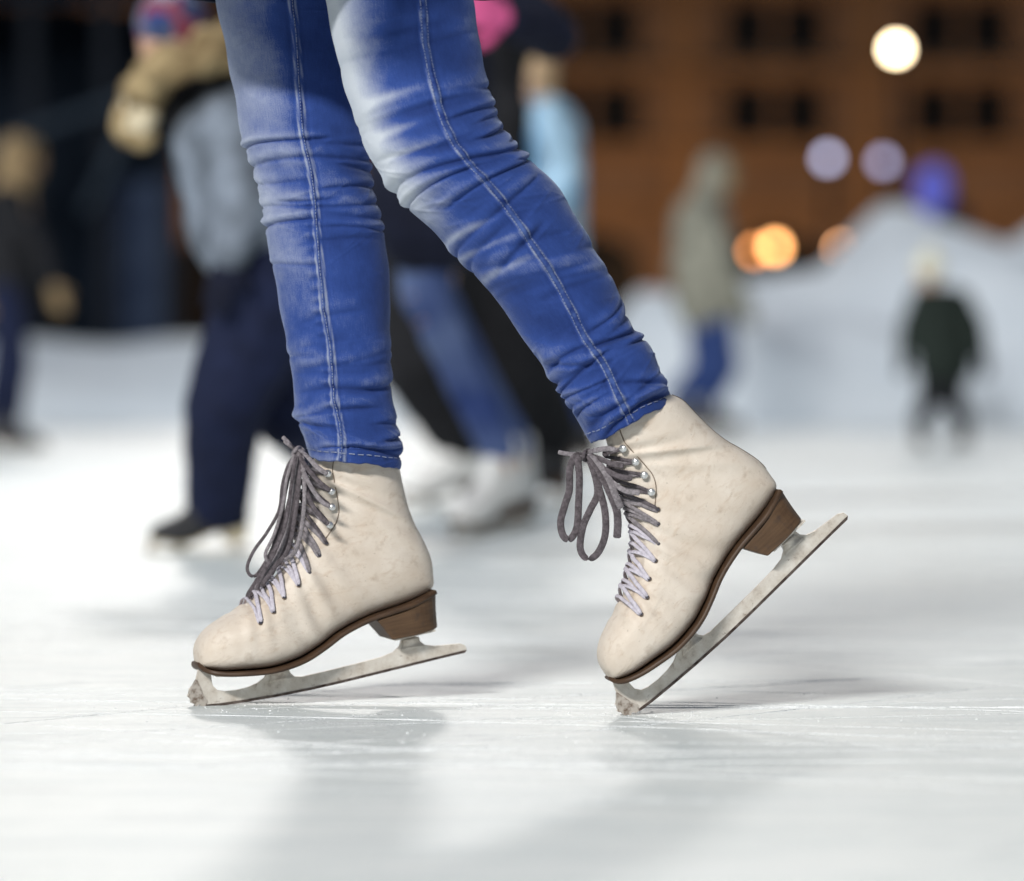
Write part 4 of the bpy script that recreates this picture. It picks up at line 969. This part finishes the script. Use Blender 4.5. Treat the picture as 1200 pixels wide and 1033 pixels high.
def build_person(label, base, Yd, J, k, face, lat, mats, feet, group=None, pe=None, jacket_len=0.0, bulk=1.0, headgear=None, hair=None, skirt=None, legs=True, hks=1.0):
    """J: joints in photograph pixels (+ depth offset): pelvis, chest, head, elbows, hands, knees. k: size against a 1.7 m adult"""
    loc = Vector((P(base[0], base[1], Yd).x, Yd, 0)) if pe is None else pe.location.copy()
    if pe is None: pe = empty('person', loc, label, 'person', group)
    g = lambda n: P(J[n][0], J[n][1], Yd + (J[n][2] if len(J[n]) > 2 else 0)) - loc
    hk = k ** 0.6 * hks
    lat = Vector(lat).normalized(); face = Vector(face).normalized()
    pel, ch, hd = g('pelvis'), g('chest'), g('head')
    el = [g('elbowA'), g('elbowB')]; ha = [g('handA'), g('handB')]; kn = [g('kneeA'), g('kneeB')]
    sg = [-1, 1]                                               # A nearer the camera side of lat
    up = (ch - pel).normalized()
    sh = [ch + lat * s * 0.165 * k - up * 0.02 * k for s in sg]
    hp = [pel + lat * s * 0.085 * k for s in sg]
    an = []; sks = []
    for s in range(2):
        if feet[s] is None: an.append(kn[s] + Vector((0, 0, -0.40 * k))); continue
        f = feet[s]
        toe = P(f['toe'][0], f['toe'][1], Yd + f.get('dy', 0)) ; toe.z = f.get('z', 0.0)
        b, Mw = skate(pe, toe, math.radians(f.get('pitch', 0)), math.radians(f.get('yaw', 0)), f.get('sc', 0.98) * k / 1.0, boot_mat=f['mat'], detail=False, ploc=loc, bladed=f.get('bladed', True), sole_mat=f.get('sole'), laces=False)
        top = Mw @ Vector((0.205, 0, 0.225 - f.get('low', 0))) - loc; bot = Mw @ Vector((0.215, 0, 0.10)) - loc
        an.append(top); sks.append((top, bot))
    # the body, one continuous mesh
    bm = bmesh.new()
    ell(bm, hd + Vector((0, 0, 0.02 * hk)), (0.078 * hk, 0.078 * hk, 0.098 * hk)); ell(bm, hd + face * 0.02 * hk - Vector((0, 0, 0.05 * hk)), (0.055 * hk, 0.055 * hk, 0.06 * hk))
    capsule(bm, hd + face * 0.080 * hk + Vector((0, 0, 0.012 * hk)), hd + face * 0.098 * hk - Vector((0, 0, 0.018 * hk)), 0.009 * hk, 0.014 * hk, 8)
    lv = face.cross(Vector((0, 0, 1))); lv = lv.normalized() if lv.length > .1 else lat
    for s in sg: ell(bm, hd + lv * s * 0.078 * hk, (0.016 * hk, 0.016 * hk, 0.030 * hk))
    capsule(bm, ch + up * 0.0, hd - Vector((0, 0, 0.05 * k)), 0.055 * k, 0.05 * k)
    capsule(bm, pel, ch - up * 0.08 * k, 0.115 * k, 0.115 * k)
    for s in range(2):
        capsule(bm, ch - up * 0.08 * k, sh[s], 0.08 * k, 0.055 * k); capsule(bm, sh[s], el[s], 0.048 * k, 0.038 * k); capsule(bm, el[s], ha[s], 0.036 * k, 0.026 * k)
        if legs: capsule(bm, hp[s], kn[s], 0.078 * k, 0.052 * k); capsule(bm, kn[s], an[s], 0.050 * k, 0.036 * k)
        if legs and s < len(sks) : capsule(bm, sks[s][0], sks[s][1], 0.034 * k, 0.03 * k)
    blob('body', bm, M['skin'], pe, 0.013 * max(k, .7), 3)
    for s in sg:
        e = bmesh.new(); ell(e, hd + face * 0.070 * hk + lv * s * 0.030 * hk + Vector((0, 0, 0.010 * hk)), (0.011 * hk,) * 3); bm_obj('eye', e, M['eye'], pe)
    e = bmesh.new(); capsule(e, hd + face * 0.070 * hk - lv * 0.020 * hk - Vector((0, 0, 0.045 * hk)), hd + face * 0.070 * hk + lv * 0.020 * hk - Vector((0, 0, 0.045 * hk)), 0.006 * hk, 0.006 * hk, 8); bm_obj('mouth', e, M['mouth'], pe)
    # jacket
    bm = bmesh.new()
    tb = pel - up * jacket_len * k
    for s in sg:
        capsule(bm, tb + lat * s * 0.055 * k, pel + up * 0.16 * k + lat * s * 0.045 * k, 0.135 * k * bulk, 0.125 * k * bulk)
        capsule(bm, pel + up * 0.16 * k + lat * s * 0.045 * k, ch - up * 0.06 * k + lat * s * 0.07 * k, 0.125 * k * bulk, 0.115 * k * bulk)
    capsule(bm, ch - up * 0.05 * k, ch + up * 0.04 * k, 0.09 * k, 0.065 * k)
    for s in range(2):
        capsule(bm, ch - up * 0.08 * k, sh[s], 0.10 * k, 0.075 * k * bulk)
        capsule(bm, sh[s], el[s], 0.070 * k * bulk, 0.056 * k * bulk); capsule(bm, el[s], ha[s] * 0.92 + el[s] * 0.08, 0.056 * k * bulk, 0.043 * k * bulk)
    blob('jacket', bm, mats['jacket'], pe, 0.014 * max(k, .7), 3, 0.010 * k, 5)
    if legs:
        bm = bmesh.new()
        capsule(bm, hp[0], hp[1], 0.115 * k, 0.115 * k)
        tr = mats.get('tr', 1.0)
        for s in range(2):
            capsule(bm, hp[s], kn[s], 0.100 * k * tr, 0.068 * k * tr); capsule(bm, kn[s], an[s], 0.068 * k * tr, 0.056 * k * tr)
        blob('trousers', bm, mats['trousers'], pe, 0.013 * max(k, .7), 3, 0.010 * k, 8)
    for s, nm in enumerate(('handA', 'handB')):
        if mats.get('glove') is not None:
            hand(pe, Vector((0, 0, 0)), ha[s], (ha[s] - el[s]), k * 1.05, mats['glove'], 'glove')
        else: hand(pe, Vector((0, 0, 0)), ha[s], (ha[s] - el[s]), k, M['skin'], 'hand')
    if headgear == 'hood':
        bm = bmesh.new(); ell(bm, hd - face * 0.022 * hk + Vector((0, 0, 0.02 * hk)), (0.108 * hk, 0.108 * hk, 0.130 * hk)); capsule(bm, hd - face * 0.02 * hk, ch + up * 0.02 * hk, 0.085 * hk, 0.11 * hk)
        blob('hood', bm, mats['hood'], pe, 0.012 * k, 3, 0.008, 3)
        ring = [hd + face * 0.075 * hk + lv * math.cos(a) * 0.075 * hk + Vector((0, 0, 0.012 * hk + 0.095 * hk * math.sin(a))) for a in np.linspace(0, 2 * math.pi, 17)]
        ribbon('hood_trim', ring, 0.02 * k, 0.016 * k, mats.get('trim', mats['hood']), pe)
    if headgear == 'beanie':
        bm = bmesh.new(); ell(bm, hd - face * 0.012 * hk + Vector((0, 0, 0.055 * hk)), (0.096 * hk, 0.096 * hk, 0.095 * hk))
        blob('beanie', bm, mats['hat'], pe, 0.010 * k, 2, 0.004, 2)
        bm = bmesh.new(); ell(bm, hd - face * 0.02 * hk + Vector((0, 0, 0.165 * hk)), (0.035 * hk,) * 3); blob('pompom', bm, mats.get('pom', mats['hat']), pe, 0.007 * hk, 1, 0.02, 2)
    if hair is not None:
        bm = bmesh.new(); ell(bm, hd - face * 0.022 * hk + Vector((0, 0, 0.028 * hk)), (0.092 * hk, 0.092 * hk, 0.105 * hk)); capsule(bm, hd - face * 0.05 * hk, hd - face * 0.06 * hk - Vector((0, 0, 0.16 * hk)), 0.06 * hk, 0.045 * hk)
        blob('hair', bm, hair, pe, 0.011 * k, 2, 0.012, 2)
    return pe

# front skater above the knees: coat, arms, head (all above the frame) so that the coat throws its shadow on the thighs
build_person(None, None, 4.26, dict(pelvis=(352, -290), chest=(300, -800), head=(285, -980), elbowA=(420, -520, -.25), handA=(360, -300, -.36), elbowB=(330, -520, .27), handB=(240, -300, .34), kneeA=(510, 180, -.09), kneeB=(362, 190, .09)),
             1.0, (-1, -.1, -.05), (0, 1, 0), dict(jacket=M['navy'], glove=M['white_knit'], hat=M['cream_knit']), [None, None], pe=PW, headgear='beanie', legs=False)
# coat skirt flaring over the hips
bm = bmesh.new(); NS = 72; prev = None
for f in np.linspace(0, 1, 22):
    cxp = 352 + 38 * f; z = P(400, -300, 4.26).z * (1 - f) + 0.788 * f; c = P(cxp, 435, 4.265); 
    rx = 0.190 - 0.008 * f; ry = 0.195 - 0.008 * f; cur = []
    for kx in range(NS):
        a = 2 * math.pi * kx / NS; w = 1 + 0.035 * f * math.sin(a * 7 + 1) + 0.02 * f * math.sin(a * 13)
        cur.append(bm.verts.new((c.x + rx * w * math.cos(a) - person_loc.x, 4.265 + ry * w * math.sin(a) - person_loc.y, z + 0.008 * f * math.sin(3 * a))))
    if prev:
        for kx in range(NS): bm.faces.new((prev[kx], prev[(kx + 1) % NS], cur[(kx + 1) % NS], cur[kx]))
    prev = cur
o = bm_obj('coat_skirt', bm, M['navy'], PW); mo = o.modifiers.new('s', 'SOLIDIFY'); mo.thickness = 0.006

# A: jeans and white skates just behind
WL = M['white_leather']
build_person('skater in washed blue jeans, dark jacket and white skates right behind the front skater', (560, 632), 8.6,
    dict(pelvis=(505, 175), chest=(512, -70), head=(500, -215), elbowA=(648, 42, -.12), handA=(592, 22, -.30), elbowB=(440, 40, .25), handB=(420, 120, .25), kneeA=(494, 340, -.04), kneeB=(506, 344, .2)),
    1.0, (-1, -.15, -.1), (0.1, 1, 0), dict(jacket=M['navy'], trousers=M['bg_jeans'], glove=M['pink'], hat=M['pink'], pom=M['white_knit'], tr=0.78),
    [dict(toe=(531, 632), yaw=54, pitch=3, mat=WL, dy=0, sc=.86), dict(toe=(552, 618), yaw=54, pitch=3, mat=WL, dy=.27, sc=.86)], group='skaters in the background', headgear='beanie', bulk=1.08, jacket_len=.14)
# C: black trousers behind A
build_person('skater in black trousers and jacket, legs apart, behind the washed jeans', (560, 598), 10.6,
    dict(pelvis=(545, 270), chest=(545, 30), head=(545, -80), elbowA=(600, 130, -.2), handA=(600, 215, -.15), elbowB=(500, 130, .2), handB=(500, 220, .2), kneeA=(488, 425, -.02), kneeB=(602, 425, .12)),
    0.98, (-.5, -1, 0), (1, .3, 0), dict(jacket=M['black'], trousers=M['black'], glove=M['black'], hat=M['black'], tr=1.7),
    [dict(toe=(468, 598), yaw=35, mat=WL), dict(toe=(580, 588), yaw=40, mat=M['black_leather'], dy=.3)], group='skaters in the background', headgear='beanie')
# L: light blue jacket
pL = build_person('skater with light brown hair and pale blue jacket, seen right of the front thigh', (640, 548), 14.5,
    dict(pelvis=(638, 330), chest=(640, 142), head=(620, 92), elbowA=(664, 195, -.15), handA=(640, 262, -.25), elbowB=(615, 215, .2), handB=(590, 260, .2), kneeA=(622, 425, -.05), kneeB=(640, 430, .1)),
    0.94, (-1, -.2, -.25), (0, 1, 0), dict(jacket=M['sky_jacket'], trousers=M['blue_jeans'], glove=M['cyan']),
    [dict(toe=(596, 551), yaw=8, mat=M['black_leather']), dict(toe=(620, 545), yaw=5, mat=M['black_leather'], dy=.2)], group='skaters in the background', hair=M['hair'], bulk=1.3)
bm = bmesh.new()
a = P(607, 125, 14.3) - pL.location; b = P(609, 200, 14.28) - pL.location; capsule(bm, a, b, .055, .05)
a = P(650, 225, 14.33) - pL.location; b = P(664, 228, 14.3) - pL.location; capsule(bm, a, b, .045, .04); blob('blue_panel', bm, M['cyan'], pL, .012, 3)
# H: child with fur-trimmed hood and patterned hat
ch_ = build_person('child leaning forward in grey jacket with tan fur hood, patterned hat and navy trousers', (260, 650), 7.87,
    dict(pelvis=(322, 335), chest=(262, 150), head=(198, 58), elbowA=(285, 238, -.16), handA=(268, 300, -.2), elbowB=(330, 270, .15), handB=(345, 330, .1), kneeA=(262, 478, -.08), kneeB=(338, 480, .12)),
    0.70, (-1, -.35, -.6), (-.1, 1, 0), dict(jacket=M['grey_jacket'], trousers=M['navy_trousers'], glove=M['navy'], hat=M['nordic'], pom=M['white_knit'], tr=1.75),
    [dict(toe=(172, 652), yaw=20, pitch=0, mat=M['black_leather'], sc=1.05, sole=M['pale_fur'], low=.08), dict(toe=(330, 600), yaw=25, mat=M['black_leather'], sc=1.05, dy=.6)], group='skaters in the background', headgear='beanie', bulk=1.5, jacket_len=-.20)
bm = bmesh.new()
arc = [P(x, y, 7.87 + d) - ch_.location for x, y, d in ((160, 148, -.05), (158, 120, -.08), (178, 94, -.13), (205, 78, -.17), (235, 64, -.15), (262, 52, -.10), (290, 46, 0))]
for i in range(len(arc) - 1): capsule(bm, arc[i], arc[i + 1], 0.043, 0.043)
blob('fur_trim', bm, M['fur'], ch_, 0.009, 1, 0.05, 9)
bm = bmesh.new(); capsule(bm, P(160, 120, 7.80) - ch_.location, P(166, 150, 7.80) - ch_.location, 0.040, 0.036); blob('fur_end', bm, M['pale_fur'], ch_, 0.009, 1, 0.04, 4)
bm = bmesh.new(); capsule(bm, P(215, 118, 7.85) - ch_.location, P(290, 92, 7.88) - ch_.location, 0.07, 0.09); capsule(bm, P(230, 135, 7.83) - ch_.location, P(285, 120, 7.85) - ch_.location, 0.06, 0.06); blob('hood', bm, M['black'], ch_, 0.011, 2)
# D: dark figure at the left edge
build_person('child in dark clothes with tan fur hood standing at the left edge of the ice', (15, 531), 17.8,
    dict(pelvis=(12, 345), chest=(14, 228), head=(24, 190), elbowA=(45, 285, -.15), handA=(62, 335, -.2), elbowB=(-10, 290, .15), handB=(-15, 340, .1), kneeA=(20, 430, -.05), kneeB=(2, 430, .1)),
    0.80, (1, -.4, 0), (0.1, 1, 0), dict(jacket=M['black'], trousers=M['navy_trousers'], glove=M['dim_fur'], hood=M['dim_fur'], trim=M['dim_fur'], tr=1.1),
    [dict(toe=(55, 533), yaw=175, mat=M['black_leather']), dict(toe=(30, 528), yaw=178, mat=M['black_leather'], dy=.25)], group='skaters in the background', headgear='hood')
# E: hooded figure in grey-olive parka
build_person('adult in grey olive hooded parka and blue jeans left of the orange lamps', (830, 509), 23.0,
    dict(pelvis=(828, 345), chest=(822, 250), head=(842, 208), elbowA=(845, 310, -.25), handA=(866, 352, -.2), elbowB=(800, 315, .2), handB=(815, 365, .2), kneeA=(848, 430, -.05), kneeB=(828, 432, .12)),
    1.04, (1, -.35, -.1), (.1, 1, 0), dict(jacket=M['parka'], trousers=M['blue_jeans'], glove=M['parka'], hood=M['parka'], trim=M['fur'], tr=1.35),
    [dict(toe=(872, 510), yaw=172, mat=M['black_leather']), dict(toe=(838, 508), yaw=176, mat=M['black_leather'], dy=.25)], group='skaters in the background', headgear='hood', jacket_len=.03, bulk=1.45)
# F: small child in black
build_person('small child in black coat and cream hat in front of the snow mound', (1100, 526), 18.8,
    dict(pelvis=(1106, 415), chest=(1102, 350), head=(1088, 322), elbowA=(1143, 382, -.03), handA=(1150, 418, -.05), elbowB=(1066, 382, .05), handB=(1060, 418, .05), kneeA=(1115, 468, 0), kneeB=(1090, 468, 0)),
    0.60, (-.4, 1, 0), (-1, -.3, 0), dict(jacket=M['dark_green'], trousers=M['black'], glove=M['black'], hat=M['cream_knit'], pom=M['cream_knit'], tr=1.4),
    [dict(toe=(1117, 522), yaw=-70, mat=M['black_leather'], z=0, dy=.15), dict(toe=(1084, 522), yaw=-110, mat=M['black_leather'], dy=.15)], group='skaters in the background', headgear='beanie', jacket_len=.08, bulk=1.45)
# G: violet jacket behind the mound
build_person('person in violet blue hooded jacket standing behind the snow mound crest', (1096, 470), 31.6,
    dict(pelvis=(1096, 350), chest=(1095, 250), head=(1093, 222), elbowA=(1118, 300, -.1), handA=(1115, 330, -.1), elbowB=(1070, 300, .1), handB=(1072, 330, .1), kneeA=(1088, 410, 0), kneeB=(1104, 410, 0)),
    1.10, (-.5, -1, 0), (-1, .3, 0), dict(jacket=M['navy'], trousers=M['black'], glove=M['black'], hood=M['violet'], trim=M['violet']),
    [dict(toe=(1096, 488), yaw=70, mat=M['black_leather'], bladed=False), dict(toe=(1104, 488), yaw=80, mat=M['black_leather'], bladed=False)], group='skaters in the background', headgear='hood', bulk=1.3, hks=1.35)

# ------------------------------------------------------------------ cuts left by blades: ploughed ridges on the ice
rs = np.random.RandomState(5); V = []; Fc = []
def track(x, y, ang, L, curv, w, h):
    n = 60; pts = []
    a = ang
    for i in range(n):
        pts.append((x, y, a)); a += curv * L / n; x += math.cos(a) * L / n; y += math.sin(a) * L / n
    k0 = len(V)
    for i, (px_, py_, a_) in enumerate(pts):
        nx, ny = -math.sin(a_), math.cos(a_); tp = math.sin(math.pi * i / (n - 1)) ** .5; hh = h * tp * rs.uniform(.4, 1.3)
        for o_, z_ in ((-w, -.0004), (-w * .45, hh), (0, .0002), (w * .45, hh * rs.uniform(.2, 1)), (w, -.0004)): V.append((px_ + nx * o_, py_ + ny * o_, z_))
    for i in range(n - 1):
        for j in range(4): Fc.append((k0 + i * 5 + j, k0 + i * 5 + j + 1, k0 + (i + 1) * 5 + j + 1, k0 + (i + 1) * 5 + j))
track(-.06, 4.287, -.004, 1.6, 0.01, .003, .0011); track(-.10, 4.275, .002, .5, 0.02, .002, .0010)
for i in range(150):
    track(rs.uniform(-1.6, 1.2), rs.uniform(3.2, 6.5), rs.choice([rs.normal(0, .12), rs.normal(0, .5)]), rs.uniform(.3, 2.2), rs.normal(0, .25), rs.uniform(.0012, .003), rs.uniform(.0003, .0010))
o = mesh_obj('blade_cuts', V, Fc, M['shavings'], None, False); tag(o, 'long thin cuts scored across the ice by skate blades', 'blade cuts', kind='stuff')

# ------------------------------------------------------------------ ice shavings round the blades
rs = np.random.RandomState(21); V = []; Fc = []
def chip(x, y, s):
    k = len(V); z = 0.0
    for a in range(4):
        an = a * 1.57 + rs.rand(); V.append((x + s * math.cos(an), y + s * math.sin(an), z))
    V.append((x + s * .2 * rs.rand(), y, s * rs.uniform(.4, 1.0))); 
    for a in range(4): Fc.append((k + a, k + (a + 1) % 4, k + 4))
for cx, cy, n, sx, sy in ((toeL.x + .05, 4.30, 260, .10, .05), (toeR.x + .02, 4.19, 220, .06, .05), (0, 4.25, 700, .7, .3)):
    for i in range(n): chip(cx + rs.normal(0, sx), cy + rs.normal(0, sy), min(abs(rs.normal(0, .0006)) + .0004, .0018))
o = mesh_obj('ice_shavings', V, Fc, M['shavings'], None, False); tag(o, 'fine white ice shavings scattered round the skate blades', 'ice shavings', kind='stuff')
